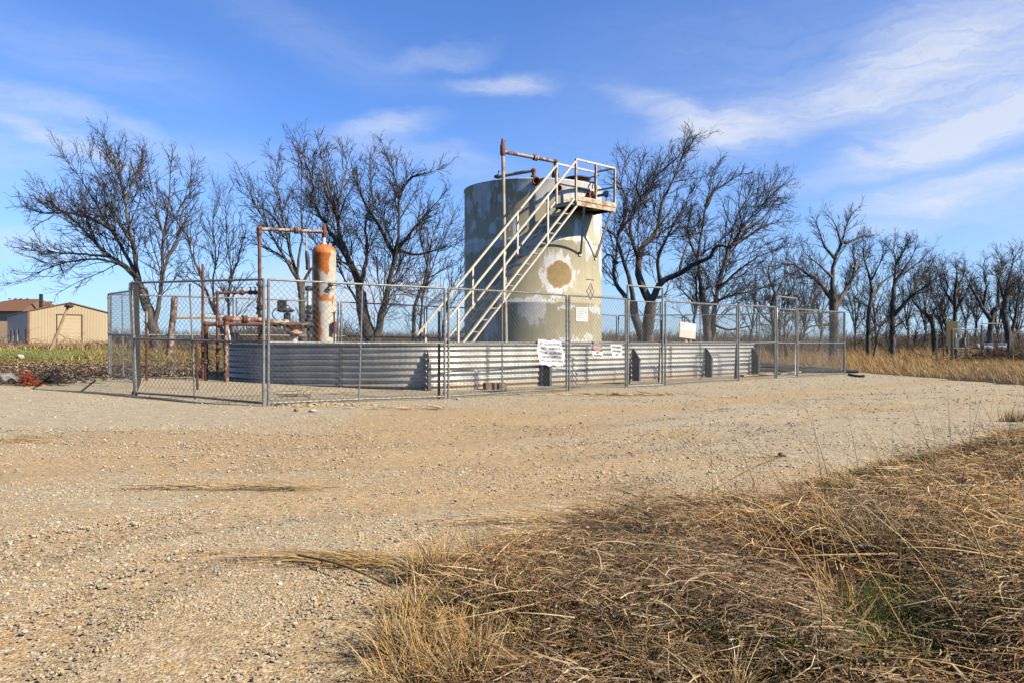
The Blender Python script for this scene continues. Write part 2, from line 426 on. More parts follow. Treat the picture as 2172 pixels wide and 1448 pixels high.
soil = np.maximum(soil, sstep(7.0, 9.0, vv + edge_n * 2) * sstep(0, -2.5, gxx))
soil = np.maximum(soil, sstep(10.9, 11.4, gxx + edge_n) * sstep(13, 16, gyy))
soil = np.maximum(soil, sstep(7.6, 8.6, vv + edge_n * 2))
far = sstep(28, 45, gyy)
V = np.stack([gxx, gyy, ghh], -1).reshape(-1, 3)
ny, nx = gxx.shape
ii = (np.arange(ny - 1)[:, None] * nx + np.arange(nx - 1)[None]).reshape(-1, 1)
F = np.hstack([ii, ii + 1, ii + nx + 1, ii + nx])
mb = MB(); mb.add(V, F, True, np.stack([np.clip(grey, 0, 1), np.clip(soil, 0, 1), np.clip(orange, 0, 1)], -1).reshape(-1, 3))

mg, t, b = new_mat('gravel_and_soil')
p = geo_co(t)
a = t.node('ShaderNodeAttribute', attribute_name='Col').outputs['Vector']
ar, ag, ab = t.sep(a)
def voro(sc):
    n = t.node('ShaderNodeTexVoronoi'); t.put(n.inputs['Vector'], p); n.inputs['Scale'].default_value = sc
    return n.outputs['Distance'], n.outputs['Color']
d1, c1 = voro(62); d2, c2 = voro(150); d3, c3 = voro(26)
nb = t.noise(p, 2.2, 6, .6)
base = t.mix(t.rng(t.math('ADD', ab, t.math('MULTIPLY', t.math('SUBTRACT', nb, .5), 1.6)), .2, .9), (.445, .345, .222), (.465, .340, .205))
greyc = t.mix(t.rng(t.noise(p, 5, 5), .3, .7), (.40, .35, .27), (.48, .43, .335))
base = t.mix(t.rng(t.math('ADD', ar, t.math('MULTIPLY', t.math('SUBTRACT', t.noise(p, 3.1, 6, .65), .5), 1.5)), .25, .75), base, greyc)
cr = t.sep(c1)[0]; cr2 = t.sep(c2)[1]; cr3 = t.sep(c3)[0]
peb = t.mix(t.rng(cr, .0, 1.0, 0, 1, 'LINEAR'), (.34, .30, .25), (1.40, 1.34, 1.22))
base = t.mix(.55, base, peb, 'MULTIPLY')
base = t.mix(t.rng(cr, .93, .95, 0, .55), base, (.60, .53, .42))
base = t.mix(t.rng(cr3, .90, .93, 0, .5), base, (.50, .30, .13))
fine = t.rng(cr2, 0, 1, .72, 1.2, 'LINEAR')
base = t.mix(1.0, base, t.comb(fine, fine, fine), 'MULTIPLY')
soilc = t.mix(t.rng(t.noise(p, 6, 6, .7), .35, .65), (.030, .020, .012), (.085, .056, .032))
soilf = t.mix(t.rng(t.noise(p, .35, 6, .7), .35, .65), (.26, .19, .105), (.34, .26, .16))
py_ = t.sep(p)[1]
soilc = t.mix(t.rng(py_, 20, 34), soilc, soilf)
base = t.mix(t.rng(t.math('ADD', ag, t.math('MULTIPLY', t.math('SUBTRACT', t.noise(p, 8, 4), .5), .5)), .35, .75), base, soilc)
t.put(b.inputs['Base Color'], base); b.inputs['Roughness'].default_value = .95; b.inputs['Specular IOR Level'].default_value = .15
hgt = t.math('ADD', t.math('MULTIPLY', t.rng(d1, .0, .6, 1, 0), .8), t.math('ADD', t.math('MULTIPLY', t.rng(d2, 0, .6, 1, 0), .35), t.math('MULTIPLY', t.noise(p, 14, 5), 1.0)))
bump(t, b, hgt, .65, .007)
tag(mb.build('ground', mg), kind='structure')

# ================================================================ crushed stones lying on the gravel
import bmesh
_b = bmesh.new(); bmesh.ops.create_icosphere(_b, subdivisions=1, radius=1)
ICO_V = np.array([q.co for q in _b.verts]); ICO_F = np.array([[q.index for q in f_.verts] for f_ in _b.faces]); _b.free()
def stones(x, y, s, colr, rng_=rng, sink=.38):
    n = len(x)
    q = ICO_V
    v = q[None] * rng_.uniform(.62, 1.12, (n, 12, 1)) * rng_.uniform(.85, 1.1, (n, 12, 3))
    sc_ = np.stack([rng_.uniform(.6, 1.25, n), rng_.uniform(.5, 1.0, n), rng_.uniform(.3, .75, n)], 1) * s[:, None] * .72
    v = v * sc_[:, None]
    ang = rng_.uniform(0, 2 * np.pi, n); tl = rng_.normal(0, .35, n)
    ca, sa = np.cos(ang), np.sin(ang); ct, st = np.cos(tl), np.sin(tl)
    yv = v[..., 1] * ct[:, None] - v[..., 2] * st[:, None]; zv = v[..., 1] * st[:, None] + v[..., 2] * ct[:, None]
    xv = v[..., 0] * ca[:, None] - yv * sa[:, None]; yv = v[..., 0] * sa[:, None] + yv * ca[:, None]
    v = np.stack([xv + x[:, None], yv + y[:, None], zv + (hz(x, y) + sc_[:, 2] * (1 - 2 * sink) * .8)[:, None]], -1).reshape(-1, 3)
    f = (np.arange(n)[:, None, None] * 12 + ICO_F[None]).reshape(-1, 3)
    return v, f, np.repeat(colr, 12, axis=0)
STC = np.array([[.48, .40, .28], [.43, .37, .28], [.37, .335, .275], [.47, .36, .22], [.46, .30, .15], [.36, .25, .15], [.28, .25, .215], [.53, .47, .37]])
def stone_cols(n, warm=None):
    w1 = np.array([.25, .22, .13, .20, .09, .05, .015, .05])
    i = rng.choice(8, n, p=w1 / w1.sum()); c = STC[i] * rng.uniform(.72, 1.1, (n, 1))
    return c
mb = MB()
for (y0, y1, dens, smin, smax) in ((1.55, 3, 13000, .0026, .016), (3, 5.5, 5000, .0042, .020), (5.5, 9, 1300, .0075, .027), (9, 15, 280, .011, .034), (15, 27, 55, .018, .042)):
    area = .72 * 2 * (y1 ** 2 - y0 ** 2) / 2 + 1.5 * (y1 - y0)
    n = int(area * dens)
    y = np.sqrt(rng.uniform(y0 ** 2, y1 ** 2, n)); x = rng.uniform(-1, 1, n) * (.72 * y + .7)
    dn = .55 * vnoise(x, y * 1.5, .9) + .45 * vnoise(x + 31, y * 1.3, .33)
    v_ = fence_v(x, y)
    band = .5 * sstep(.4, 1, 1 - np.abs(v_ + 1.4 + (vnoise(x, y, 1.5) - .5)) / 1.0) * sstep(-2, 2, x)
    keep = rng.random(n) < np.clip((dn + band - .36) * 3.2, .15, 1) * (1 - .55 * track(x, y))
    keep &= ~((x > verge_x(y) + .1 + .5 * (rng.random(n) - .3)) & (y < 15))
    keep &= ~((v_ > 7.5)); keep &= ~((x > 11.2) & (y > 14))
    x, y = x[keep], y[keep]; n = len(x)
    s_ = smin * (smax / smin) ** (rng.random(n) ** 3.0)
    mb.add(*stones(x, y, s_, stone_cols(n))[:2], False, None); mb.c[-1] = np.repeat(stone_cols(n), 12, axis=0)
# small spill of orange stones outside the fence corner
n = 420; g0 = gpt(690, 858)
x = g0.x + rng.normal(0, .42, n); y = g0.y + rng.normal(0, .14, n) - (x - g0.x) * .1
s_ = .018 * (4.2) ** (rng.random(n) ** 2)
mb.add(*stones(x, y, s_, None or stone_cols(n))[:2], False, None)
cc = stone_cols(n); cc[::2] = np.array([.48, .30, .14]) * rng.uniform(.7, 1.2, (len(cc[::2]), 1)); mb.c[-1] = np.repeat(cc, 12, axis=0)
tag(mb.build('loose_gravel', M['stone']), kind='stuff', label='loose crushed limestone scattered over the yard', cat='gravel')

# ================================================================ steel containment wall
CX, CY = .56, 21.15
UX, UY, NX, NY = .73, .685, .685, -.73
def TN(t_, n_, z=0.0): return np.array([CX + UX * t_ + NX * n_, CY + UY * t_ + NY * n_, z])
RIM = .885
front = [TN(t_, 2.72)[:2] for t_ in (-3.9, -2, 0, 2, 4, 5.5, 6.6)]
ring_pts = [(-5.2, 21.7), (-6.25, 20.3), (-6.62, 18.9), (-6.30, 17.5), (-5.25, 16.42), (-3.6, 15.72), (-2.2, 15.45), (-1.25, 15.72)] + [tuple(q) for q in front]
RP = smooth_path([(x, y, 0) for x, y in ring_pts], 420)
back = smooth_path([(TN(6.75, 2.72)[0], TN(6.75, 2.72)[1], 0), tuple(TN(6.7, .8)), tuple(TN(6.0, -1.3)), tuple(TN(4.5, -2.1)), tuple(TN(1, -2.3)), tuple(TN(-2, -2.5)), (-4.0, 22.3, 0), (-5.2, 21.7, 0)], 240)
cw = thing('containment_wall', 'low corrugated galvanised steel wall ringing the tank and vessel', 'containment wall', (0, 0, 0))
def wall_sheet(path, z0=-.15, z1=RIM, waves=8.6, amp=.018, off=0.0):
    P_ = path[:, :2]; Tn = np.gradient(P_, axis=0); Tn /= np.linalg.norm(Tn, axis=1, keepdims=True)
    Nn = np.stack([Tn[:, 1], -Tn[:, 0]], 1)
    zs = np.linspace(z0, z1, 96)
    o_ = amp * np.cos((zs - z0) / (z1 - z0) * waves * 2 * np.pi)[None] + off
    dent = (vnoise(np.cumsum(np.ones(len(P_))) * .05, np.zeros(len(P_)), 1.0) - .5) * .03
    o_ = o_ + dent[:, None] * np.sin(np.pi * np.clip(zs / z1, 0, 1))[None]
    v = np.zeros((len(P_), 96, 3)); v[..., :2] = P_[:, None] + Nn[:, None] * o_[..., None]; v[..., 2] = zs
    i = (np.arange(len(P_) - 1)[:, None] * 96 + np.arange(95)[None]).reshape(-1, 1)
    return v.reshape(-1, 3), np.hstack([i, i + 96, i + 97, i + 1]), Nn
seams = [(0, 96), (96, 160), (160, 215), (215, 262), (262, 310), (310, 345), (345, 420)]
# split the front into overlapping sheets, each a part
def nearest(px):
    d = np.abs(1086 + RP[:, 0] / RP[:, 1] * FPX - px); d[:120] = 1e9 if px > 560 else d[:120]
    return int(np.argmin(d))
cuts = [0] + [nearest(q) for q in (722, 1034, 1245, 1421)] + [len(RP) - 1]
for k in range(len(cuts) - 1):
    m_ = MB(); v, f, _ = wall_sheet(RP[cuts[k]:cuts[k + 1] + (3 if k < len(cuts) - 2 else 1)], off=.003 * (k % 2)); m_.add(v, f, True); m_.build('wall_sheet', M['corr'], cw)
m_ = MB(); v, f, _ = wall_sheet(back); m_.add(v, f, True); m_.build('wall_sheet', M['corr'], cw)
m_ = MB(); full = np.vstack([RP, back[1:]])
m_.tube([(x, y, RIM + .012) for x, y in full[:, :2]], .024, 8); m_.build('top_rim', M['galv'], cw)
for k in cuts[1:-1]:
    m_ = MB(); p0 = RP[k]; tn = RP[k + 1] - RP[k - 1]; tn /= np.linalg.norm(tn); nn = np.array([tn[1], -tn[0], 0])
    for z in np.linspace(.06, RIM - .05, 17):
        for s_ in (-.03, .03):
            m_.lathe([(0, .012), (.011, .010), (.011, -.006)], p0 + nn * .019 + tn * s_ + np.array([0, 0, z]), 6, axis=nn)
    m_.build('bolt_row', M['dark'], cw)
    m_ = MB(); m_.bar(p0 + nn * .021 + np.array([0, 0, .0]), p0 + nn * .021 + np.array([0, 0, RIM - .02]), .008, .006, up=nn); m_.build('seam_strip', M['plate'], cw)
for px in (905, 1150, 1339, 1494, 1609):
    k = min(nearest(px), len(RP) - 4); p0 = RP[k]; tn = RP[k + 1] - RP[k - 1]; tn /= np.linalg.norm(tn); nn = np.array([tn[1], -tn[0], 0])
    z = np.array([0, 0, 1.0]); gb = float(hz(p0[0], p0[1])) - .05
    m_ = MB(); poly = [p0 + nn * .02 + z * gb, p0 + nn * .25 + z * gb, p0 + nn * .25 + z * .56, p0 + nn * .16 + z * .70, p0 + nn * .08 + z * .80, p0 + nn * .02 + z * .80]
    m_.prism([q - tn * .006 for q in poly], tn * .012)
    m_.bar(p0 + nn * .255 + z * gb, p0 + nn * .255 + z * .56, .06, .008, up=nn)
    m_.build('brace_plate', M['brace'], cw)

# ================================================================ oil tank
TR = 1.83; TOP = 4.97
mt, t, b = new_mat('peeling_olive_tank_paint')
uv = t.node('ShaderNodeUVMap', uv_map='UVMap').outputs[0]
olive = t.mix(t.rng(t.noise(uv, .9, 4), .35, .65), (.375, .328, .208), (.425, .375, .25))
olive = t.mix(t.rng(t.noise(t.mapping(uv, scale=(5, .35, 1)), 1.5, 5, .6), .45, .75, 0, .35), olive, (.20, .175, .10))
white = t.mix(t.rng(t.noise(uv, 6, 4), .3, .7), (.56, .535, .50), (.68, .655, .61))
wn = t.noise(t.mapping(uv, scale=(1.15, .40, 1)), 4.6, 7, .66, .3, color=True)
wuv = t.vmath('ADD', t.vmath('ADD', uv, t.vmath('SCALE', t.vmath('SUBTRACT', wn, (.5, .5, .5)), sc=.34)), t.vmath('SCALE', t.vmath('SUBTRACT', t.noise(t.mapping(uv, scale=(1.3, .7, 1)), 15, 5, .6, color=True), (.5, .5, .5)), sc=.16))
def blob(u, v, ru, rv, k=1.0):
    d_ = t.vmath('LENGTH', t.vmath('MULTIPLY', t.vmath('SUBTRACT', wuv, (u, v, 0)), (1 / ru, 1 / rv, 0)))
    return t.math('MULTIPLY', t.rng(d_, .35, 1.25, 1, 0, 'LINEAR'), k)
BL = [(.53, 2.66, .52, .62, 1), (.50, 2.2, .22, .25, .7), (-.12, 1.80, .42, .34, 1), (-.25, 1.95, .8, .10, .9), (-.05, 1.45, .22, .22, .6),
      (-2.0, 3.42, .95, .20, 1), (-1.0, 3.40, .55, .15, .9), (-.35, 3.42, .45, .16, .95), (-.2, 3.25, .2, .22, .8), (.3, 3.5, .8, .06, .8),
      (-1.55, 4.75, .5, .40, 1), (-1.45, 4.35, .3, .4, .75), (-2.2, 4.5, .4, .3, .6), (-.9, 4.5, .3, .2, .55), (-1.9, 3.9, .25, .2, .6), (-1.15, 3.75, .14, .2, .8), (-2.5, 2.9, .3, .3, .5), (-1.5, 2.3, .2, .35, .5), (-.2, 4.80, .45, .26, 1), (.2, 4.62, .35, .30, 1), (1.2, 4.85, 1.2, .42, 1.1), (1.9, 4.6, .9, .5, 1), (2.9, 4.4, .9, .9, 1),
      (1.12, 3.72, .16, .34, 1), (2.0, 3.98, .26, .42, 1), (2.35, 3.2, .35, .7, .8), (1.55, 3.3, .16, .4, .65), (1.75, 3.35, .5, .12, .9),
      (-1.25, 1.35, .30, .5, .75), (-2.3, 1.5, .5, .5, .6), (.75, 1.80, .35, .06, .9), (1.9, 1.78, .5, .11, .9), (1.3, 1.10, .8, .10, .55), (1.0, .98, 1.2, .12, .6),
      (-2.1, 2.6, .25, .5, .35), (-.75, 4.2, .3, .5, .3), (-1.0, 3.9, .3, .35, .4), (-.55, 3.75, .16, .3, .8), (-1.2, 2.9, .2, .3, .55)]
fld = None
for q in BL:
    v = blob(*q); fld = v if fld is None else t.math('MAXIMUM', fld, v)
streak = t.noise(t.mapping(uv, scale=(9, 2.2, 1)), 1.0, 7, .68)
us, vs, _ = t.sep(uv)
spk = t.math('MULTIPLY', t.rng(t.noise(t.mapping(uv, scale=(1, .55, 1)), 6.5, 6, .68), .54, .68), t.rng(t.noise(uv, 1.1, 3), .38, .58))
fld = t.math('ADD', fld, t.math('MULTIPLY', t.math('SUBTRACT', streak, .5), 1.5))
seamz = t.math('MINIMUM', t.math('ABSOLUTE', t.math('SUBTRACT', vs, 1.93)), t.math('ABSOLUTE', t.math('SUBTRACT', vs, 3.47)))
fld = t.math('ADD', fld, t.rng(seamz, 0, .05, .12, 0))
fld = t.math('ADD', fld, t.math('MULTIPLY', spk, .60))
strip = t.rng(t.math('ABSOLUTE', t.math('SUBTRACT', us, 1.42)), 0, .05, 1, 0)
fld = t.math('ADD', fld, t.math('MULTIPLY', strip, t.rng(t.noise(t.mapping(uv, scale=(.2, 3, 1)), 1.4, 4), .45, .6, 0, .5)))
fld = t.math('ADD', fld, t.math('MULTIPLY', t.rng(t.noise(t.mapping(uv, scale=(14, 1.6, 1)), 1.0, 4, .6), .6, .72), t.rng(us, 1.5, 2.2, 0, .42)))
fld = t.math('ADD', fld, t.math('MULTIPLY', t.math('SUBTRACT', t.noise(t.mapping(uv, scale=(1.6, .8, 1)), 19, 5, .65), .5), .5))
mask = t.rng(fld, .455, .478)
col = t.mix(mask, olive, white)
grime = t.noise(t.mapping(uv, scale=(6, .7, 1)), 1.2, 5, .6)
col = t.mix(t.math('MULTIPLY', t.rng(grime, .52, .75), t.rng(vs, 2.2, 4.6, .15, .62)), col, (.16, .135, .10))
rd = t.vmath('LENGTH', t.vmath('MULTIPLY', t.vmath('SUBTRACT', t.vmath('ADD', uv, t.vmath('SCALE', t.vmath('SUBTRACT', wn, (.5, .5, .5)), sc=.33)), (.56, 2.62, 0)), (1 / .34, 1 / .34, 0)))
rustc = t.mix(t.rng(rd, .62, 1.0), (.27, .185, .075), (.36, .175, .075))
rustc = t.mix(t.rng(t.noise(uv, 8, 5), .4, .7), rustc, (.30, .22, .10))
col = t.mix(t.rng(rd, .92, 1.03, 1, 0), col, rustc)
col = t.mix(t.rng(t.noise(t.mapping(uv, scale=(4, .5, 1)), 2, 5), .66, .74, 0, .6), col, (.28, .15, .06))
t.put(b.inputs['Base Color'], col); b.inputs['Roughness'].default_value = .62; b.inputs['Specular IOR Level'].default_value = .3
bump(t, b, t.math('ADD', t.math('MULTIPLY', mask, .25), t.noise(uv, 1.1, 3)), .25, .02)

tank = thing('oil_storage_tank', 'tall olive green cylindrical oil tank with white peeling paint patches', 'oil tank', (CX, CY, float(hz(CX, CY))))
def cyl_uv(c, r, zs, sides=160, th0=0.0, rads=None):
    a_ = np.linspace(-np.pi, np.pi, sides + 1); zs = np.array(zs); rads = np.full(len(zs), r) if rads is None else np.array(rads)
    A, Z = np.meshgrid(a_, zs); Rr = np.repeat(rads[:, None], sides + 1, 1)
    v = np.stack([c[0] + Rr * np.sin(A + th0), c[1] - Rr * np.cos(A + th0), Z], -1).reshape(-1, 3)
    u = np.stack([A * r, Z], -1).reshape(-1, 2); K = sides + 1
    i = (np.arange(len(zs) - 1)[:, None] * K + np.arange(sides)[None]).reshape(-1, 1)
    return v, np.hstack([i, i + 1, i + K + 1, i + K]), u
zs = [0.05]; rd_ = [TR]
for z in (1.93, 3.47):
    zs += [z - .03, z - .012, z + .012, z + .03]; rd_ += [TR, TR + .008, TR + .008, TR]
zs += [TOP - .05, TOP - .02, TOP, TOP + .005]; rd_ += [TR, TR + .02, TR + .02, TR]
v, f, u = cyl_uv((CX, CY), TR, zs, rads=rd_, th0=.026)
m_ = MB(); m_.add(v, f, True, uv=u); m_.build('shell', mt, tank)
m_ = MB(); m_.lathe([(0, TOP + .14), (.6, TOP + .10), (TR, TOP + .004)], (CX, CY, 0), 64); m_.build('roof', M['sheet'], tank)
def stub(p, d, r, L, mat_=None, flange=True, hole=True):
    p = np.array(p, float); d = np.array(d, float); d /= np.linalg.norm(d); m2 = MB()
    pr = [(r, -.05), (r, L - .03), (r * 1.25, L - .03), (r * 1.25, L), (r * .8, L), (r * .8, L - .12), (0, L - .12)]
    m2.lathe(pr, p, 18, axis=d); return m2
def tank_pt(px, z, r=TR):
    s_ = max(-.98, min(.98, (px - 1130.5) / 146.0)); a_ = math.asin(s_) + .026
    return np.array([CX + r * math.sin(a_), CY - r * math.cos(a_), z]), np.array([math.sin(a_), -math.cos(a_), 0])
for px, py, r in ((1127, 388, .085), (1166, 403, .085)):
    p, d = tank_pt(px + 2, .925 + (728 - py) * 19.4 / FPX); m_ = stub(p, d, r, .16); m_.build('nozzle', M['rust'], tank)
    m2 = MB(); m2.lathe([(0, .035), (r * .79, .035)], p, 18, axis=d); m2.build('nozzle_bore', M['dark'], tank)
p, d = tank_pt(1236, 4.62); m_ = stub(p, d, .10, .14); m_.build('nozzle', M['rust'], tank)
# valve with a blue-grey cap seen behind the platform rail
p, d = tank_pt(1240, 4.62); m_ = MB(); q = p + d * .14
m_.tube([q, q + d * .12, q + d * .2 + np.array([.1, 0, .02])], .035, 10); m_.ico(q + d * .22 + np.array([.12, 0, .03]), .09, 2); m_.bar(q + d * .22 + np.array([.12, 0, 0]), q + d * .22 + np.array([.12, 0, -.3]), .03, .03)
m_.build('level_valve', mat_mix('blue_grey_valve', (.12, .20, .24), (.20, .28, .32), 8, rough=.5), tank)
# gauge hatch on the roof
m_ = MB(); h0 = np.array([1.66, 20.05, TOP]); m_.lathe([(.28, 0), (.28, .10), (.34, .10), (.34, .13), (.30, .15), (.1, .18), (0, .18)], h0, 28)
m_.bar(h0 + np.array([.25, 0, .14]), h0 + np.array([.55, .05, .22]), .04, .03); m_.build('gauge_hatch', M['dark'], tank)
m_ = MB(); m_.lathe([(.12, 0), (.12, .12), (.16, .12), (.16, .15), (0, .16)], np.array([2.0, 20.7, TOP + .02]), 16); m_.build('roof_hatch', M['dark'], tank)
# placards
p, d = tank_pt(1223, 1.63, TR + .004)
def sheet_on_tank(px, z, w_, h_, r):
    a0 = math.asin((px - 1130.5) / 146.0) + .026; n = 10
    A = np.linspace(a0 - w_ / 2 / TR, a0 + w_ / 2 / TR, n); v = []
    for zz in (z - h_ / 2, z + h_ / 2): v += [[CX + r * math.sin(q), CY - r * math.cos(q), zz] for q in A]
    i = np.arange(n - 1)[:, None]; return np.array(v), np.hstack([i, i + 1, i + n + 1, i + n])
v, f = sheet_on_tank(1222.5, 1.64, .43, .36, TR + .012)
m_ = MB(); m_.add(v, f, True); m_.build('placard', M['sign'], tank)
m_ = MB(); v, f = sheet_on_tank(1230, 1.69, .03, .05, TR + .016); m_.add(v, f)
for k in range(5):
    v, f = sheet_on_tank(1219, 1.77 - .055 * k, .24, .006, TR + .016); m_.add(v, f)
m_.build('placard_print', M['ink_pale'], tank)
# faint hazard diamond outline
m_ = MB(); p, d = tank_pt(1242, 2.23, TR + .006); tx = np.array([-d[1], d[0], 0]); zz = np.array([0, 0, 1.])
S = .21
cn = [p + zz * S, p + tx * S * .8, p - zz * S, p - tx * S * .8]
for i in range(4):
    m_.bar(cn[i], cn[(i + 1) % 4], .012, .004, up=d)
mids = [(cn[i] + cn[(i + 1) % 4]) / 2 for i in range(4)]
m_.bar(mids[0], mids[2], .010, .004, up=d); m_.bar(mids[1], mids[3], .010, .004, up=d)
m_.bar(p + zz * .10 + d * .001, p + zz * .13 + tx * .02 + d * .001, .02, .003, up=d)
m_.bar(p + zz * .30 - tx * .18, p + zz * .30 + tx * .18, .014, .003, up=d)
m_.build('hazard_diamond', M['ink'], tank)

# vent pipes on the tank
def elbow(m2, p, r): m2.ico(p, r * 1.45, 2, squash=(1, 1, 1.1))
vp = thing('tank_vent_pipe', 'tall thin vertical pipe in front of olive tank with rusty arm over its roof', 'pipe', (-.16, 19.1, float(hz(-.16, 19.1))))
top = at(1066.5, 312, 19.1); bot = Vector((-.13, 19.1, .02))
m_ = MB(); m_.tube([bot, top], .043, 12); m_.build('upright', M['pipe_tan'], vp)
a0 = at(1067, 322, 19.1); a1 = at(1178, 343, 19.72)
m_ = MB(); m_.tube([a0, a1], .045, 12); mid = a0.lerp(a1, .61); dr = (a1 - a0).normalized()
m_.lathe([(.05, -.05), (.075, -.05), (.075, -.02), (.06, -.02), (.06, .02), (.075, .02), (.075, .05), (.05, .05)], mid, 14, axis=dr); m_.build('arm', M['rust_worn'], vp)
m_ = MB(); m_.lathe([(.06, -.14), (.066, -.1), (.066, .1), (.05, .14), (.035, .26), (0, .28)], at(1066.5, 318, 19.1), 14); m_.build('tee', M['rust'], vp); m_ = MB(); m_.ico(a1, .065, 2); m_.tube([a1, (a1.x, a1.y, TOP + .02)], .045, 12)
m_.lathe([(.05, 0), (.09, .06), (.10, .14), (.07, .22), (.05, .26)], (a1.x, a1.y, TOP + .02), 14); m_.build('fitting', M['rust'], vp)
m_ = MB(); q = at(1066.5, 304, 19.1); m_.bar(q, q + Vector((0, 0, .1)), .02, .02); m_.bar(q + Vector((0, 0, .06)), q + Vector((.07, 0, .05)), .018, .018); m_.build('bleed_valve', M['dark'], vp)
m_ = MB()
for k in (-1, 1): m_.tube(smooth_path([(-.13, 19.1, .45), (-.13 + .15 * k, 19.1, .55 + .1), (-.13 + .28 * k, 19.15, .35), (-.13 + .42 * k, 19.2, .05)], 12), .035, 8)
m_.lathe([(.06, .2), (.06, .5), (.09, .5), (.09, .56), (.05, .6)], (-.13, 19.1, .05), 12); m_.build('base_fitting', M['rust'], vp)
vp2 = thing('roof_vent_line', 'short sloping grey pipe with rusty elbow on the tank roof edge', 'pipe', tuple(at(1132, 378, 19.45)))
b0 = at(1056, 375, 19.9); b1 = at(1132, 362, 19.5)
m_ = MB(); m_.tube([b0, b1], .042, 12); m_.build('line', M['pipe_tan'], vp2)
m_ = MB(); m_.ico(b1, .062, 2); m_.tube([b1, (b1.x, b1.y, TOP - .02)], .05, 12); m_.lathe([(.05, 0), (.075, .03), (.075, .08), (.05, .1)], (b1.x, b1.y, TOP), 12); m_.build('elbow', M['rust'], vp2)
m_ = MB(); m_.ico(b0, .07, 2, (1.5, 1, .8)); m_.bar(b0, b0 + Vector((.02, 0, .16)), .02, .02); m_.bar(b0 + Vector((0, 0, .12)), b0 + Vector((.07, 0, .14)), .015, .015); m_.build('valve', M['dark'], vp2)

# ================================================================ stairs and platform
st = thing('steel_staircase', 'cream steel staircase rising to a railed platform at the tank top', 'staircase', tuple(TN(-4.9, 2.2, .05)))
PF = 4.29; NI, NO = 1.87, 2.50
T_TOP = -1.05; SL = 1.0
def stair(t_, n_): return TN(t_, n_, PF - .03 + (t_ - T_TOP) * SL)      # nosing line
T_BOT = -5.25
for n_ in (NI, NO):
    m_ = MB(); a_, e_ = stair(T_BOT, n_), stair(T_TOP, n_); nv = np.array([NX, NY, 0])
    up_ = np.cross(e_ - a_, nv); up_ /= np.linalg.norm(up_)
    if up_[2] < 0: up_ = -up_
    for s_ in (-1, 1): m_.bar(a_ + up_ * .085 * s_, e_ + up_ * .085 * s_, .045, .036, up=up_)
    m_.bar(a_ - nv * .012 * (1 if n_ == NI else -1), e_ - nv * .012 * (1 if n_ == NI else -1), .008, .13, up=up_) if False else None
    m_.build('stringer', M['cream'], st)
nt = 17
for k in range(nt):
    t_ = T_BOT + .12 + (T_TOP - T_BOT - .15) * k / (nt - 1); z = stair(t_, NI)[2]
    m_ = MB(); c_ = TN(t_, (NI + NO) / 2, z - .03)
    m_.box(c_, (.23, NO - NI - .06, .025), rz=math.atan2(UY, UX)); m_.box(c_ + np.array([-UX * .112, -UY * .112, -.012]), (.012, NO - NI - .06, .05), rz=math.atan2(UY, UX))
    m_.build('tread', M['plate'], st)
RH = .98
for n_ in (NI, NO):
    m_ = MB(); z = np.array([0, 0, RH]); e_ = stair(T_TOP, n_) + z - np.array([0, 0, .02]); a_ = stair(T_BOT + (.05 if n_ == NI else .25), n_) + z
    m_.bar(a_, e_, .036, .042); 
    mz = np.array([0, 0, RH * .54])
    m_.build('handrail', M['cream'], st)
    for t_ in ((-4.98, -3.7, -2.35) if n_ == NI else (-4.62, -3.35, -2.0)):
        m2 = MB(); q = stair(t_, n_); m2.bar(q - np.array([0, 0, .12]), q + z, .045, .034, up=(NX, NY, 0)); m2.build('rail_post', M['cream'], st)
# platform: floor, toe board, posts, rails
TP0, TP1 = T_TOP, .38
m_ = MB(); rz_ = math.atan2(UY, UX)
m_.box(TN((TP0 + TP1) / 2, (NI + NO) / 2, PF - .02), (TP1 - TP0, NO - NI + .06, .03), rz=rz_)
for n_ in (NI - .01, NO + .01): m_.bar(TN(TP0, n_, PF - .07), TN(TP1, n_, PF - .07), .05, .10)
for t_ in (TP0 + .03, (TP0 + TP1) / 2, TP1 - .03): m_.bar(TN(t_, NI, PF - .075), TN(t_, NO, PF - .075), .04, .07)
m_.build('platform', M['cream_rust'], st)
m_ = MB(); m_.bar(TN(TP0 + .03, NO + .045, PF + .05), TN(TP1, NO + .045, PF + .045), .012, .11); m_.bar(TN(TP1 + .01, NI, PF + .05), TN(TP1 + .01, NO, PF + .045), .012, .11); m_.build('toe_board', M['cream_rust'], st)
PR = PF + .97
for (t_, n_) in ((TP0, NO), ((TP0 + TP1) / 2, NO), (TP1, NO), (TP1, NI), (TP0, NI)):
    m_ = MB(); m_.bar(TN(t_, n_, PF - .05), TN(t_, n_, PR), .05, .042, up=(UX, UY, 0)); m_.build('rail_post', M['cream'] if n_ == NI else M['cream_rust'], st)
for za, zb in ((PR, 'guard_rail'), (PF + .50, 'guard_rail')):
    for A_, B_ in (((TP0, NO), (TP1, NO)), ((TP1, NO), (TP1, NI)), ((TP0, NI), (TP1, NI))):
        if za < PR and A_ == (TP0, NO): continue
        m_ = MB(); m_.bar(TN(*A_, za), TN(*B_, za), .036, .042); m_.build(zb, M['cream'], st)
# diagonal braces from platform edge back down to the tank shell
for px, py, t_ in ((1218, 537, (TP0 + TP1) / 2 - .42), (1253, 541, TP1 - .14)):
    p, d = tank_pt(px, .925 + (728 - py) * 19.5 / FPX); e_ = TN(t_, NO, PF - .1)
    m_ = MB(); m_.bar(p + d * .03, e_, .05, .035); m_.box(p + d * .01, (.10, .04, .10), rz=math.atan2(d[1], d[0]) + R(90)); m_.build('brace', M['cream'], st)
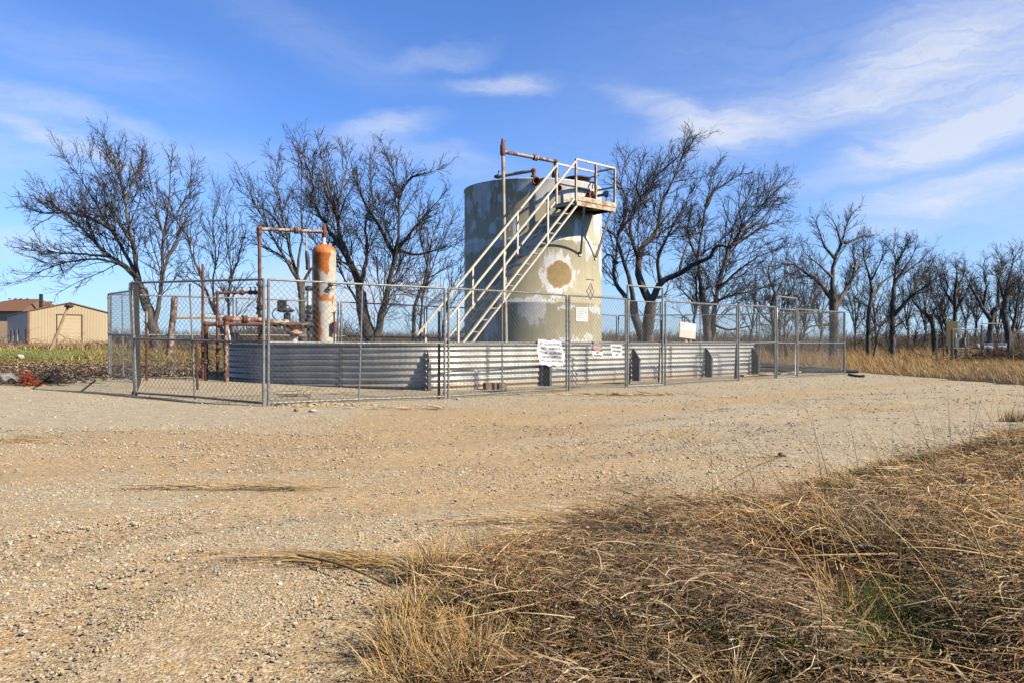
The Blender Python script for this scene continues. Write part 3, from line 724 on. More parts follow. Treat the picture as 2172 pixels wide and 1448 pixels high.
# ================================================================ chain-link fence
FH = 1.83
def fence_panel(p, q, label, stiff=0.5, lean=((0, 0), (0, 0)), h=FH, name='chain_link_fence', cat='fence', group='chain-link fence sections round the tank site', stiff_dx=0.0, knuckle=.02, cell=.092, wr=.0026, end_gap=.04, bottom=True, mat_='galv'):
    """p, q ground ends (x, y); lean = xy offset of the top at each end"""
    P = np.array([p[0], p[1], float(hz(*p)) + .02]); Q = np.array([q[0], q[1], float(hz(*q)) + .02])
    d = Q - P; L = np.linalg.norm(d[:2]); u = d / np.linalg.norm(d)
    P = P + u * end_gap; Q = Q - u * end_gap
    Pt = P + np.array([lean[0][0], lean[0][1], h]); Qt = Q + np.array([lean[1][0], lean[1][1], h])
    def S(a_, z_):        # a along 0..1, z 0..1 up
        return (P * (1 - a_) + Q * a_) * (1 - z_) + (Pt * (1 - a_) + Qt * a_) * z_
    r = thing(name, label, cat, tuple((P + Q) / 2), group)
    for a_ in (0, 1):
        m_ = MB(); m_.tube([S(a_, -.015), S(a_, .5), S(a_, 1)], .021, 10)
        for z_ in (.12, .52, .95):
            c_ = S(a_, z_); m_.lathe([(.030, -.014), (.030, .014)], c_, 10); 
        m_.build('post', M[mat_], r)
    for z_, nm in ((1, 'top_rail'), (.5, 'middle_rail'), (.012, 'bottom_rail')):
        if nm == 'bottom_rail' and not bottom: continue
        sag = .006 * rng.normal()
        m_ = MB(); m_.tube([S(0, z_), S(.5, z_) + np.array([0, 0, sag]), S(1, z_)], .0175, 8); m_.build(nm, M[mat_], r)
    if stiff is not None:
        m_ = MB(); m_.tube([S(stiff + stiff_dx, 0.0), S(stiff, .98)], .014, 8); m_.build('stiffener', M[mat_], r)
    # woven wire: two sets of diagonals with a little slack, clipped to the frame
    m_ = MB(); Lp = np.linalg.norm(Q - P); n = int((Lp + h) / cell); seg = 8
    nrm = np.array([u[1], -u[0], 0]); pts = []
    for sgn in (1, -1):
        for k in range(1, n):
            c_ = k * cell                      # line x + z = c  or  x - z = c - h
            if sgn == 1: x0, z0, x1, z1 = (c_, 0, c_ - h, h)
            else: x0, z0, x1, z1 = (c_ - h, 0, c_, h)
            ts = [0.0, 1.0]
            dx = x1 - x0
            lo = min(max((0 - x0) / dx if dx > 0 else (Lp - x0) / dx, 0), 1); hi = max(min((Lp - x0) / dx if dx > 0 else (0 - x0) / dx, 1), 0)
            if hi - lo < .01: continue
            tt = np.linspace(lo, hi, seg); xx = (x0 + dx * tt) / Lp; zz = (z0 + (z1 - z0) * tt) / h
            w_ = (vnoise(xx * Lp + P[0] * 3, zz * h + P[1] * 3, .45) - .5)
            a_ = xx + .012 * w_; b_ = np.clip(zz * (1 + knuckle) + .012 * (vnoise(xx * Lp + 50, zz * h, .4) - .5), .0, 1.03)
            g = S(a_[:, None], b_[:, None]) + nrm * (.028 + .012 * w_[:, None] + .003 * sgn)
            pts.append(g)
    pts = np.array(pts); v, f = tubes(pts, np.full(pts.shape[:2], wr), 3); m_.add(v, f, True); m_.build('chain_link_mesh', M['wire'], r)
    return r
A_ = (-6.26, 13.1); B_ = (-3.61, 11.57); C_ = (-1.10, 13.29); D_ = (1.09, 15.38); E_ = (2.43, 16.72); F_ = (3.36, 17.42)
G_ = (5.58, 19.52); H_ = (6.92, 20.72); I_ = (7.80, 21.60); J_ = (10.03, 23.76); K_ = (-9.19, 18.0); L_ = (-7.5, 15.9)
Mc = (3.66, 27.4)
fence_panel(A_, B_, 'chain-link panel forming the left front side, before the rusty riser pipes', stiff=.47, stiff_dx=.02, lean=((-.08, 0), (0, 0)))
fence_panel(B_, C_, 'chain-link panel before the shaded curved wall, below the rust streaked vessel', stiff=.5, stiff_dx=-.02, knuckle=.0)
fence_panel(C_, D_, 'chain-link panel carrying the crumpled white sign, before the stairs', stiff=.42, knuckle=.025)
fence_panel(D_, E_, 'chain-link panel carrying the red DANGER sign', stiff=None, knuckle=.025, bottom=False)
fence_panel(F_, G_, 'chain-link panel carrying the half tan half white blank sign', stiff=.46, knuckle=.015)
fence_panel(G_, H_, 'short chain-link panel between the blank sign panel and the second tall gate', stiff=None, bottom=False)
fence_panel(I_, J_, 'rightmost front chain-link panel beside the tall dry grass', stiff=.5)
fence_panel(A_, L_, 'chain-link panel seen almost edge-on at the left front corner', stiff=.5, lean=((-.08, 0), (-.04, 0)), end_gap=.07)
fence_panel(L_, K_, 'leftmost chain-link panel beside the debris pile', stiff=.5, lean=((-.03, 0), (-.02, 0)))
bk = [(K_[0] + (Mc[0] - K_[0]) * t_, K_[1] + (Mc[1] - K_[1]) * t_) for t_ in (0, .178, .353, .52, .68, .84, 1.0)]
bl = ['back chain-link panel beside the leaning rusty corner post', 'back chain-link panel behind the rusty riser pipes', 'back chain-link panel behind the rust streaked vessel',
      'back chain-link panel behind the foot of the stairs', 'back chain-link panel hidden mostly behind the olive tank', 'back chain-link panel just right of the olive tank']
for k in range(6):
    fence_panel(bk[k], bk[k + 1], bl[k], stiff=.5 if k in (0,) else None, cell=.10, bottom=False)
rk = [(Mc[0] + (J_[0] - Mc[0]) * t_, Mc[1] + (J_[1] - Mc[1]) * t_) for t_ in (0, .32, .65, 1.0)]
for k, s_ in enumerate(('rear right chain-link panel behind the tree trunk side gate', 'rear right chain-link panel behind the blank white sign', 'rear right chain-link panel before the stack of black pipes')):
    fence_panel(rk[k], rk[k + 1], s_, stiff=None, cell=.10, bottom=False)

def gate(p, q, label, wide):
    P = np.array([p[0], p[1], float(hz(*p)) + .01]); Q = np.array([q[0], q[1], float(hz(*q)) + .01]); d = Q - P; u = d / np.linalg.norm(d); L = np.linalg.norm(d)
    z = np.array([0, 0, 1.]); r = thing('fence_gate', label, 'gate', tuple((P + Q) / 2), 'tall portal gates in the fence'); GH = 2.13
    for a_ in (P, Q):
        m_ = MB(); m_.tube([a_, a_ + z * GH * .5 - u * .0, a_ + z * GH], .022, 10)
        for zz in (.3, .9, 1.5): m_.lathe([(.032, -.018), (.032, .018)], a_ + z * zz, 10)
        m_.build('frame_post', M['galv'], r)
    for zz in (GH, .01): m_ = MB(); m_.tube([P + z * zz, Q + z * zz], .020, 10); m_.build('frame_bar', M['galv'], r)
    P2 = P + u * .05 + z * .06; Q2 = Q - u * .07 + z * .06; LH = FH - .08
    leaf = MB()
    leaf.tube([P2, P2 + z * LH, Q2 + z * LH, Q2, P2], .018, 8); leaf.tube([P2 + z * LH * .49, Q2 + z * LH * .49], .017, 8)
    lf = leaf.build('gate_leaf', M['galv'], r)
    m_ = MB(); Lp = np.linalg.norm(Q2 - P2); n = int((Lp + LH) / .092); pts = []
    for sgn in (1, -1):
        for k in range(1, n):
            c_ = k * .092; x0, x1 = (c_, c_ - LH) if sgn == 1 else (c_ - LH, c_); dx = x1 - x0
            ta, tb = sorted(((0 - x0) / dx, (Lp - x0) / dx)); ta, tb = max(ta, 0), min(tb, 1)
            if tb - ta < .01: continue
            tt = np.linspace(ta, tb, 6); pts.append(P2 + u * (x0 + dx * tt)[:, None] + z * (LH * tt)[:, None] + np.array([u[1], -u[0], 0]) * (.024 + .004 * sgn))
    pts = np.array(pts); v, f = tubes(pts, np.full(pts.shape[:2], .0030), 3); m_.add(v, f, True); m_.build('chain_link_mesh', M['wire'], lf)
    m_ = MB(); c_ = Q - u * .05; m_.bar(c_ + z * .95, c_ + z * (1.42 if wide else 1.1), .04, .03); m_.bar(c_ + z * .93 - u * .06, c_ + z * .93 + u * .08, .03, .05); m_.build('latch', M['dark'], r)
gate((E_[0] + .02, E_[1] + .02), (F_[0] - .05, F_[1] - .05), 'tall portal chain-link gate next to the AUTHORIZED PERSONNEL ONLY sign', True)
gate((H_[0] + .03, H_[1] + .03), (I_[0] - .03, I_[1] - .03), 'tall portal chain-link gate farther right, before the dry grass and black pipes', False)

# steel line posts set loose along the fence
def tee_post(p, tp, label, m_name, tip=False):
    P = Vector(p); T_ = Vector(tp)
    r = thing('steel_post', label, 'post', tuple(P), 'loose steel T-posts along the fence')
    m_ = MB(); m_.bar(P, T_, .045, .008, up=(0, 1, 0)); m_.bar(P, T_, .008, .04, up=(0, 1, 0))
    d = (T_ - P)
    for k in range(14):
        q = P + d * (.3 + .05 * k); m_.box((q.x, q.y - .006, q.z), (.018, .012, .012))
    m_.build('shaft', M[m_name], r)
    if tip: m_ = MB(); m_.bar(P + d * .84, T_ + d * .005, .05, .014, up=(0, 1, 0)); m_.build('painted_tip', M['sign'], r)
g = gpt(311, 806); tee_post(g, at(310, 662, g.y), 'rusty steel post with white painted tip at the left fence corner', 'rust', True)
g = gpt(419, 826); tee_post(g, at(416.5, 722, g.y), 'short rusty steel post against the front left fence panel', 'rust')
tee_post(at(931, 846, 13.3), at(931.5, 661, 13.3), 'black steel post beside the lower end of the stairs', 'dark')
tee_post(at(1397, 812, 17.7), at(1401, 735, 17.6), 'black leaning steel post inside the tall gate by the tree trunk', 'dark')
tee_post(at(1559, 802, 20.0), at(1562, 735, 20.0), 'black steel post right of the blank sign panel', 'dark')

# leaning rusty corner post with cross pipe
g = gpt(362, 742)
YP = 20.6; r = thing('rusty_corner_post', 'thick rusty flaking post leaning by the back fence', 'post', tuple(at(361, 746, YP)))
m_ = MB(); m_.tube(smooth_path([at(360, 752, YP), at(362, 720, YP), at(368, 665, YP), at(370, 634, YP)], 12), .082, 14); m_.lathe([(.082, 0), (.07, .05), (.03, .08), (0, .085)], at(370, 634, YP), 14); m_.build('shaft', M['rust_worn'], r)
m_ = MB(); m_.tube([at(372, 673, YP), at(470, 673, YP + 2.2), at(560, 676, YP + 3.6)], .045, 8); m_.build('cross_pipe', M['pipe_tan'], r)

# ================================================================ pressure vessel
VY = 18.4; VX = float(at(687.5, 700, VY).x); VR = .272; VT = 3.24
mv, t, b = new_mat('white_vessel_paint_with_rust')
uv = t.node('ShaderNodeUVMap', uv_map='UVMap').outputs[0]
us, vs, _ = t.sep(uv)
wn = t.noise(t.mapping(uv, scale=(1, .6, 1)), 6, 7, .65, color=True)
wuv = t.vmath('ADD', uv, t.vmath('SCALE', t.vmath('SUBTRACT', wn, (.5, .5, .5)), sc=.26))
white = t.mix(t.rng(t.noise(uv, 5, 5), .3, .7), (.50, .45, .345), (.64, .585, .47))
fld = None
for q in [(0, 3.35, .9, .34, 1.3), (-.02, 2.95, .24, .36, 1.05), (.12, 2.62, .08, .16, .85), (-.14, 2.35, .09, .42, .8), (-.10, 2.05, .10, .25, .8), (.08, 1.95, .16, .10, .7), (-.12, 1.55, .10, .42, .85), (-.10, 1.15, .12, .34, .95), (-.45, 1.2, .16, 1.0, .6), (.26, 1.9, .06, .25, .5)]:
    d_ = t.vmath('LENGTH', t.vmath('MULTIPLY', t.vmath('SUBTRACT', wuv, (q[0], q[1], 0)), (1 / q[2], 1 / q[3], 0)))
    v = t.math('MULTIPLY', t.rng(d_, .3, 1.25, 1, 0, 'LINEAR'), q[4]); fld = v if fld is None else t.math('MAXIMUM', fld, v)
fld = t.math('ADD', fld, t.math('MULTIPLY', t.math('SUBTRACT', t.noise(t.mapping(uv, scale=(6, 2.2, 1)), 2.2, 7, .7), .5), 1.0))
rc = t.mix(t.rng(t.noise(uv, 12, 5), .35, .65), (.50, .115, .018), (.58, .19, .04))
rc = t.mix(t.rng(t.noise(uv, 30, 4), .6, .7, 0, .6), rc, (.20, .06, .03))
col = t.mix(t.rng(fld, .30, .38), white, rc)
col = t.mix(t.rng(t.noise(uv, 26, 4), .68, .74, 0, .5), col, (.25, .14, .08))
t.put(b.inputs['Base Color'], col); b.inputs['Roughness'].default_value = .6; bump(t, b, t.noise(uv, 30, 4), .15, .01)
ves = thing('pressure_vessel', 'white upright separator vessel streaked with orange rust', 'vessel', (VX, VY, float(hz(VX, VY))))
zs = [.05, VT - .25]; rr = [VR, VR]
zs += [VT - .24, VT - .22]; rr += [VR + .006, VR + .004]
for k in range(1, 9):
    a_ = k / 8 * math.pi / 2; zs.append(VT - .22 + .20 * math.sin(a_)); rr.append(max(.02, VR * math.cos(a_) ** .8))
v, f, u = cyl_uv((VX, VY), VR, zs, 48, rads=rr); m_ = MB(); m_.add(v, f, True, uv=u); m_.build('shell', mv, ves)
m_ = MB(); m_.lathe([(.06, -.03), (.06, .05), (.035, .06), (.035, .2)], (VX + .0, VY, VT - .03), 14); m_.tube([(VX + .12, VY - .05, VT - .07), (VX + .14, VY - .06, VT + .01)], .015, 6); m_.build('top_nozzle', M['white_pipe'], ves)
m_ = MB(); q = at(703, 602, VY - .24); m_.box(q, (.05, .05, .07)); m_.build('gauge', M['plate'], ves)
for px, py, w_, h_ in ((694, 608, .13, .04), (702, 600, .10, .03)):
    m_ = MB(); q = at(px, py + 6, VY - .27); m_.ico(q, .03, 1, (2, 1, 1)); m_.bar(q, (q.x + .14, q.y, q.z + .005), .022, .022); m_.bar(q, (q.x + .02, q.y, q.z - .06), .02, .02); m_.build('valve', M['dark'], ves)
sg = [at(711, 662, VY - .12), at(711, 728, VY - .12)]
m_ = MB(); m_.tube([at(697, 664, VY - .2), at(710, 661, VY - .12)], .022, 8); m_.tube([sg[0], (sg[1].x, sg[1].y, .1)], .020, 8); m_.ico(sg[0], .035, 1); m_.build('sight_pipe', M['white_pipe'], ves)
m_ = MB(); a_ = at(706, 684, VY - .22); e_ = at(706, 708, VY - .22); m_.bar(a_, e_, .06, .05); m_.build('sight_glass', M['dark'], ves)
m_ = MB(); a_ = at(711, 683, VY - .20); e_ = at(711, 708, VY - .20); m_.bar(a_, e_, .03, .04)
for k in range(8): m_.box(a_.lerp(e_, k / 7.0), (.05, .05, .012))
m_.build('sight_scale', M['red'], ves)

# ================================================================ piping
def flange(m_, c, ax, r):
    m_.lathe([(r, -.045), (r * 1.75, -.045), (r * 1.75, -.012), (r * 1.5, -.012), (r * 1.5, .012), (r * 1.75, .012), (r * 1.75, .045), (r, .045)], tuple(c), 14, axis=tuple(ax))
GP = 'rusty process pipes left of the tank'
r = thing('overhead_pipe', 'tall rusty arch pipe reaching over to the vessel top', 'pipe', tuple(at(551, 800, 17.6)), GP)
p0 = at(552, 760, 17.6); p1 = at(550, 486, 17.6); p2 = Vector((VX - .0, VY, at(686, 492, VY).z))
p0.z = float(hz(p0.x, p0.y))
m_ = MB(); m_.tube([p0, p1], .040, 12); m_.build('upright', M['rust'], r)
m_ = MB(); m_.tube([p1, p2], .038, 12); dr = (p2 - p1).normalized(); flange(m_, p1.lerp(p2, .56), dr, .043); m_.build('arm', M['rust_worn'], r)
m_ = MB(); m_.ico(p1, .07, 2); m_.lathe([(.05, 0), (.058, .01), (.058, .1), (.05, .11)], p1 + Vector((0, 0, -.14)), 12); m_.build('elbow', M['rust'], r)
m_ = MB(); m_.lathe([(.03, -.36), (.034, -.14), (.056, -.12), (.056, .07), (.045, .1), (.04, .16), (.02, .19), (0, .19)], p2, 14); m_.build('tee', M['rust'], r)

def riser_run(label, pts, rad, mt_, fl=(), balls=True, ground=True):
    P = [Vector(p) for p in pts]
    if ground: P[0].z = float(hz(P[0].x, P[0].y)) - .03
    r_ = thing('process_pipe', label, 'pipe', tuple(P[0]), GP)
    m2 = MB(); K = []
    for i, p in enumerate(P): K.append(p)
    m2.tube(K[:2], rad, 10); m2.build('riser', M[mt_], r_)
    if len(P) > 2:
        m2 = MB(); m2.tube(K[1:], rad, 10); m2.build('run', M[mt_], r_)
        m2 = MB(); m2.ico(P[1], rad * 1.55, 2); m2.tube([P[1] + (P[0] - P[1]).normalized() * rad * 2.4, P[1]], rad * 1.25, 10); m2.tube([P[1] + (P[2] - P[1]).normalized() * rad * 2.4, P[1]], rad * 1.25, 10); m2.build('elbow', M['rust'], r_)
    for (i, s_) in fl:
        m2 = MB(); flange(m2, P[i].lerp(P[i + 1], s_), (P[i + 1] - P[i]).normalized(), rad); m2.build('flange', M['rust'], r_)
    return r_, P
r1, P1 = riser_run('rusty thick riser turning to the lower run, leftmost of the thick pair', [at(437, 800, 16.7), at(437, 688, 16.7), at(640, 688, 17.6)], .044, 'rust', fl=((0, .36), (1, .12)))
r2, P2 = riser_run('rusty thick riser at the end of the curved wall with pale pipe run', [at(480, 806, 16.5), at(480, 677, 16.5), at(556, 679, 17.0), at(604, 686, 17.3)], .050, 'rust_worn', fl=((1, .50),))
riser_run('thin tall rusty standpipe left of the risers', [at(430, 800, 17.1), at(430, 561, 17.1)], .030, 'rust')
r3, P3 = riser_run('thin rusty pipe with a string of small valves along its top', [at(461, 802, 17.2), at(461, 622, 17.2), at(548, 620, 17.5)], .029, 'rust', fl=((0, .3),))
for px in (497, 513, 531, 541):
    m_ = MB(); q = at(px, 621, 17.4); m_.ico(q, .055 if px != 513 else .065, 2, (1.2, 1, 1)); m_.bar(q, (q.x, q.y, q.z + .11), .02, .02); m_.box((q.x, q.y, q.z + .11), (.05, .03, .02)); m_.build('valve', M['dark'] if px != 513 else M['rust'], r3)
r4, P4 = riser_run('worn tan and rust upright pipe behind the fence corner post', [at(556, 760, 17.3), at(555, 612, 17.3)], .05, 'rust_worn', fl=((0, .45), (0, .62), (0, .8)))
m_ = MB(); q = at(548, 604, 17.3); m_.ico(q, .05, 2); m_.tube([q, at(555, 612, 17.3)], .03, 8); m_.build('valve', M['dark'], r4)
m_ = MB(); q = at(547, 655, 17.28)
for dy in (0, 14, 24): m_.ico(at(546, 640 + dy, 17.28), .035, 1)
m_.tube([at(546, 630, 17.28), at(546, 668, 17.28)], .014, 6); m_.build('side_valve', M['dark'], r4)
# pale run with control valve to the vessel
r5 = thing('control_valve_line', 'pale horizontal pipe with dark diaphragm valve feeding the vessel', 'valve', tuple(at(606, 760, 17.5)), GP)
a_ = at(566, 684, 17.3); e_ = at(606, 687, 17.6); f_ = at(664, 690, 18.2)
m_ = MB(); m_.tube([a_, e_], .052, 12); flange(m_, a_.lerp(e_, .55), (e_ - a_).normalized(), .052); flange(m_, e_, (e_ - a_).normalized(), .055); m_.build('pale_pipe', M['white_pipe'], r5)
m_ = MB(); m_.tube(smooth_path([e_, at(618, 691, 17.75), at(632, 692, 17.9), at(648, 689, 18.05), f_], 14), np.interp(np.linspace(0, 1, 14), [0, .2, .5, .8, 1], [.06, .085, .06, .085, .06]), 12); m_.build('valve_body', M['dark'], r5)
yk = at(609, 676, 17.65)
m_ = MB(); m_.tube([at(611, 690, 17.7), yk, at(609, 664, 17.65)], .04, 10)
for k in (-1, 1): m_.bar((yk.x + .06 * k, yk.y, yk.z - .06), (yk.x + .06 * k, yk.y, yk.z + .12), .018, .03)
m_.build('yoke', M['dark'], r5)
m_ = MB(); q = at(606, 659, 17.65); m_.lathe([(0, -.05), (.12, -.045), (.19, -.012), (.205, 0), (.19, .012), (.12, .045), (0, .05)], q, 24); m_.build('diaphragm', M['dark'], r5)
m_ = MB(); q = at(598, 648, 17.6); m_.box(q, (.18, .12, .19)); m_.box((q.x + .02, q.y, q.z + .1), (.2, .14, .012)); m_.tube(smooth_path([(q.x - .09, q.y, q.z - .05), (q.x - .19, q.y, q.z - .12), (q.x - .2, q.y, q.z - .26), (q.x - .05, q.y, q.z - .36)], 10), .012, 6)
m_.tube(smooth_path([(q.x + .09, q.y, q.z), (q.x + .16, q.y, q.z - .02), (q.x + .16, q.y, q.z - .12)], 8), .012, 6); m_.build('positioner_box', M['dark'], r5)
r6 = thing('regulator_valve', 'low diaphragm regulator with faded orange cover beside the vessel', 'valve', tuple(at(625, 745, 17.9)), GP)
m_ = MB(); q = at(625, 706, 17.9); m_.lathe([(0, .10), (.04, .1), (.08, .06), (.13, .03), (.17, .012), (.17, 0)], q, 22); m_.build('cover', M['valve_orange'], r6)
m_ = MB(); m_.lathe([(.17, 0), (.17, -.015), (.12, -.05), (.03, -.08)], q, 22); m_.tube([(q.x - .05, q.y, q.z - .05), (q.x - .05, q.y, .1)], .016, 8); m_.tube([(q.x + .05, q.y, q.z - .05), (q.x + .05, q.y, .1)], .016, 8); m_.ico((q.x, q.y, q.z - .2), .07, 2); m_.build('body', M['white_pipe'], r6)
r7 = thing('level_column', 'white worn pipe column with dark fittings on the vessel left side', 'pipe', tuple(at(655, 745, 18.2)), GP)
m_ = MB(); m_.tube([at(655, 616, 18.2), at(655, 650, 18.2)], .045, 12); m_.build('upper_pipe', M['white_pipe'], r7)
m_ = MB(); m_.ico(at(655, 613, 18.2), .075, 2); m_.tube([at(647, 612, 18.2), at(664, 612, 18.25)], .045, 10)
for py, k in ((652, .07), (662, .085), (671, .06), (680, .09)): m_.ico(at(655, py, 18.2), k, 2, (1.1, 1, .9))
m_.tube([at(655, 650, 18.2), at(655, 735, 18.2)], .035, 10); m_.build('fittings', M['dark'], r7)
r8 = thing('hanging_gauge_line', 'thin pipe and dark gauge hanging beside the vessel top', 'gauge', tuple(at(651, 575, 18.1)), GP)
m_ = MB(); m_.tube([at(649.5, 496, 18.15), at(650, 537, 18.1)], .018, 8); m_.build('thin_pipe', M['pipe_tan'], r8)
m_ = MB(); m_.tube(smooth_path([at(650, 533, 18.1), at(652, 550, 18.1), at(653, 573, 18.1)], 8), [.03, .045, .05, .05, .05, .045, .05, .05], 10); m_.tube([at(654, 573, 18.1), at(657, 600, 18.15)], .01, 6); m_.build('gauge_body', M['dark'], r8)
m_ = MB(); m_.tube([at(482, 688, 16.5), at(489, 728, 16.5)], .02, 8); m_.build('support_strut', M['white_pipe'], r2)
# red valve inside the wall, seen above the rim on the right
r9 = thing('red_valve', 'small red valve and riser behind the wall, below the blank sign', 'valve', tuple(at(1453, 760, 21.6)))
q = at(1453, 726, 21.6); m_ = MB(); m_.tube([(q.x, q.y, 0.02), (q.x, q.y, q.z + .08)], .035, 10); m_.tube([(q.x - .25, q.y, q.z - .06), (q.x + .25, q.y, q.z - .06)], .03, 8); m_.build('riser', M['dark'], r9)
m_ = MB(); m_.ico(q, .08, 2); m_.tube([(q.x + .13, q.y, q.z - .03), (q.x + .13, q.y, q.z + .08)], .05, 10); m_.build('valve_body', M['red'], r9)
# leaning rust stub and timber block at the foot of the wall
r = thing('rusty_stub_pipe', 'short leaning orange rusted pipe at the wall foot below the crumpled sign', 'pipe', tuple(gpt(1183, 812)))
m_ = MB(); g = gpt(1185, 806); m_.tube([g, at(1184, 776, g.y)], .05, 10); m_.ico(at(1184, 776, g.y), .06, 1); m_.build('shaft', mat_mix('orange_rust', (.45, .22, .07), (.55, .34, .14), 8, rough=.8), r)
g = gpt(1050, 826); r = thing('timber_block', 'brown weathered timber block lying before the wall under the stairs', 'timber', tuple(g))
m_ = MB(); m_.box((g.x, g.y + .1, g.z + .06), (.46, .2, .16), rz=.35); m_.build('block', M['wood'], r)

# ================================================================ signs
def text_verts(s, size, extr=.0015):
    cu = bpy.data.curves.new('t', 'FONT'); cu.body = s; cu.size = size; cu.align_x = 'CENTER'; cu.align_y = 'CENTER'; cu.resolution_u = 3; cu.extrude = extr
    o = bpy.data.objects.new('t', cu); COL.objects.link(o); bpy.context.view_layer.update()
    dg = bpy.context.evaluated_depsgraph_get(); me = o.evaluated_get(dg).to_mesh()
    v = np.array([x.co for x in me.vertices]); f = [list(p.vertices) for p in me.polygons]
    o.evaluated_get(dg).to_mesh_clear(); bpy.data.objects.remove(o); bpy.data.curves.remove(cu)
    return v, f
def put_text(m_, s, size, xy, frame, warp=None, width=None, bold=0):
    v, f = text_verts(s, size)
    if width: v[:, 0] *= width / max(1e-6, np.ptp(v[:, 0]))
    if bold: pass
    x = v[:, 0] + xy[0]; y = v[:, 1] + xy[1]; z = v[:, 2]
    if warp is not None: x, y, z = warp(x, y, z)
    c, ru, uu, nn = frame
    w_ = c + ru * x[:, None] + uu * y[:, None] + nn * z[:, None]
    by = {}
    for q in f: by.setdefault(len(q), []).append(q)
    base = m_.n; first = True
    for k, fs in by.items():
        if first: m_.add(w_, np.array(fs)); first = False
        else: m_.f.append((np.array(fs) + base, False, 0))
FU = np.array([.735, .678, 0]); FU /= np.linalg.norm(FU); FN = np.array([FU[1], -FU[0], 0]); ZZ = np.array([0, 0, 1.])
def on_fence(px, py, P, Q, off=.05):
    """point on the fence line P-Q under px, py"""
    k = (px - 1086) / FPX; dx, dy = Q[0] - P[0], Q[1] - P[1]; t_ = (k * P[1] - P[0]) / (dx - k * dy)
    Y = P[1] + dy * t_; q = at(px, py, Y); u = np.array([dx, dy, 0]); u /= np.linalg.norm(u); n = np.array([u[1], -u[0], 0])
    return np.array(q) + n * off, u, n
def sheet(m_, w_, h_, frame, warp, n=26, th=.004, shape=None):
    xs = np.linspace(-.5, .5, n); X, Y = np.meshgrid(xs * w_, xs * h_); X = X.ravel(); Y = Y.ravel()
    if shape: X, Y = shape(X, Y)
    c, ru, uu, nn = frame
    i = (np.arange(n - 1)[:, None] * n + np.arange(n - 1)[None]).reshape(-1, 1); f = np.hstack([i, i + 1, i + n + 1, i + n])
    for dz, fl in ((0, False), (-th, True)):
        x, y, z = warp(X.copy(), Y.copy(), np.full_like(X, dz))
        m_.add(c + ru * x[:, None] + uu * y[:, None] + nn * z[:, None], f[:, ::-1] if fl else f, True)
# crumpled well sign
c, u, n = on_fence(1165, 746, C_, D_, .07)
W, Hh = .74, .47
def wp(x, y, z):
    zz = z + .035 * np.sin(x * 9 + 1) * np.sin(y * 6 + .5) + .022 * np.sin(y * 17 + x * 5) - .30 * np.clip(x - .22, 0, 1) ** 1.5 - .06 * np.clip(np.abs(y) - .16, 0, 1)
    return x, y - .10 * (x / W + .2) * (y > -9) + .02 * np.sin(x * 7), zz
def shp(x, y):
    X = x.copy(); k = np.clip((x / W - .1) / .4, 0, 1); X -= .05 * k * (2 * y / Hh) ** 2
    return X, y + .012 * np.sin(x * 23) * (np.abs(y) > Hh * .45)
r = thing('well_sign', 'crumpled white sheet sign with five lines of faded black lettering', 'sign', tuple(c - ZZ * .24))
m_ = MB(); sheet(m_, W, Hh, (c, u, ZZ, n), wp, shape=shp); m_.build('panel', M['sign'], r)
m_ = MB(); tz = lambda x, y, z: wp(x, y, z + .004)
for s_, y_, w_, sz in (('W.   SCARBOROUGH LLC', .165, .60, .062), ('NO.   P-00123 18 A', .085, .50, .062), ('24 HR  62.051.0602', .005, .56, .062), ('DENTON COUNTY TX', -.075, .52, .060), ('209.8 ACRES  RRC# 19575', -.150, .66, .052)):
    put_text(m_, s_, sz, (-.01, y_), (c, u, ZZ, n), tz, width=w_)
m_.build('lettering', M['ink_pale'], r)
# danger sign
flat = lambda x, y, z: (x, y, z)
c, u, n = on_fence(1263, 744, D_, E_, .05); tilt = .16
ru = u * math.cos(tilt) - ZZ * math.sin(tilt) * .35; uu = ZZ * math.cos(tilt) - u * math.sin(tilt) * 1.4; uu /= np.linalg.norm(uu); ru /= np.linalg.norm(ru)
fr = (c, ru, uu, n); W, Hh = .335, .255
r = thing('danger_sign', 'white sign with red DANGER band reading NO SMOKING, hanging askew', 'sign', tuple(c - ZZ * .13))
m_ = MB(); sheet(m_, W, Hh, fr, lambda x, y, z: (x, y, z - .02 * (x / W) ** 2), n=8); m_.build('panel', M['sign'], r)
def rect(m_, fr, x0, x1, y0, y1, z):
    c, a_, b_, nn = fr; m_.add([c + a_ * x + b_ * y + nn * z for x, y in ((x0, y0), (x1, y0), (x1, y1), (x0, y1))], [0, 1, 2, 3])
def ell(m_, fr, x, y, rx, ry, z):
    c, a_, b_, nn = fr; A = np.linspace(0, 2 * np.pi, 28, endpoint=False)
    m_.add([c + a_ * (x + rx * math.cos(q)) + b_ * (y + ry * math.sin(q)) + nn * z for q in A], np.arange(28))
m_ = MB(); rect(m_, fr, -W * .47, W * .47, .005, Hh * .46, .003); m_.build('black_band', M['dark'], r)
m_ = MB(); ell(m_, fr, 0, .062, W * .45, .050, .0050); m_.build('white_oval', M['sign'], r)
m_ = MB(); ell(m_, fr, 0, .062, W * .43, .045, .0070); m_.build('red_oval', M['red'], r)
m_ = MB(); put_text(m_, 'DANGER', .062, (0, .062), fr, lambda x, y, z: (x, y, z + .010), width=W * .66); m_.build('white_lettering', M['sign'], r)
m_ = MB(); put_text(m_, 'NO', .058, (0, -.035), fr, lambda x, y, z: (x, y, z + .006), width=.085); put_text(m_, 'SMOKING', .058, (.0, -.092), fr, lambda x, y, z: (x, y, z + .006), width=.27); m_.build('black_lettering', M['ink'], r)
m_ = MB(); q = c + uu * .155 - n * .02; m_.bar(q - u * .09, q + u * .09, .05, .07); m_.build('hanger', M['plate'], r)
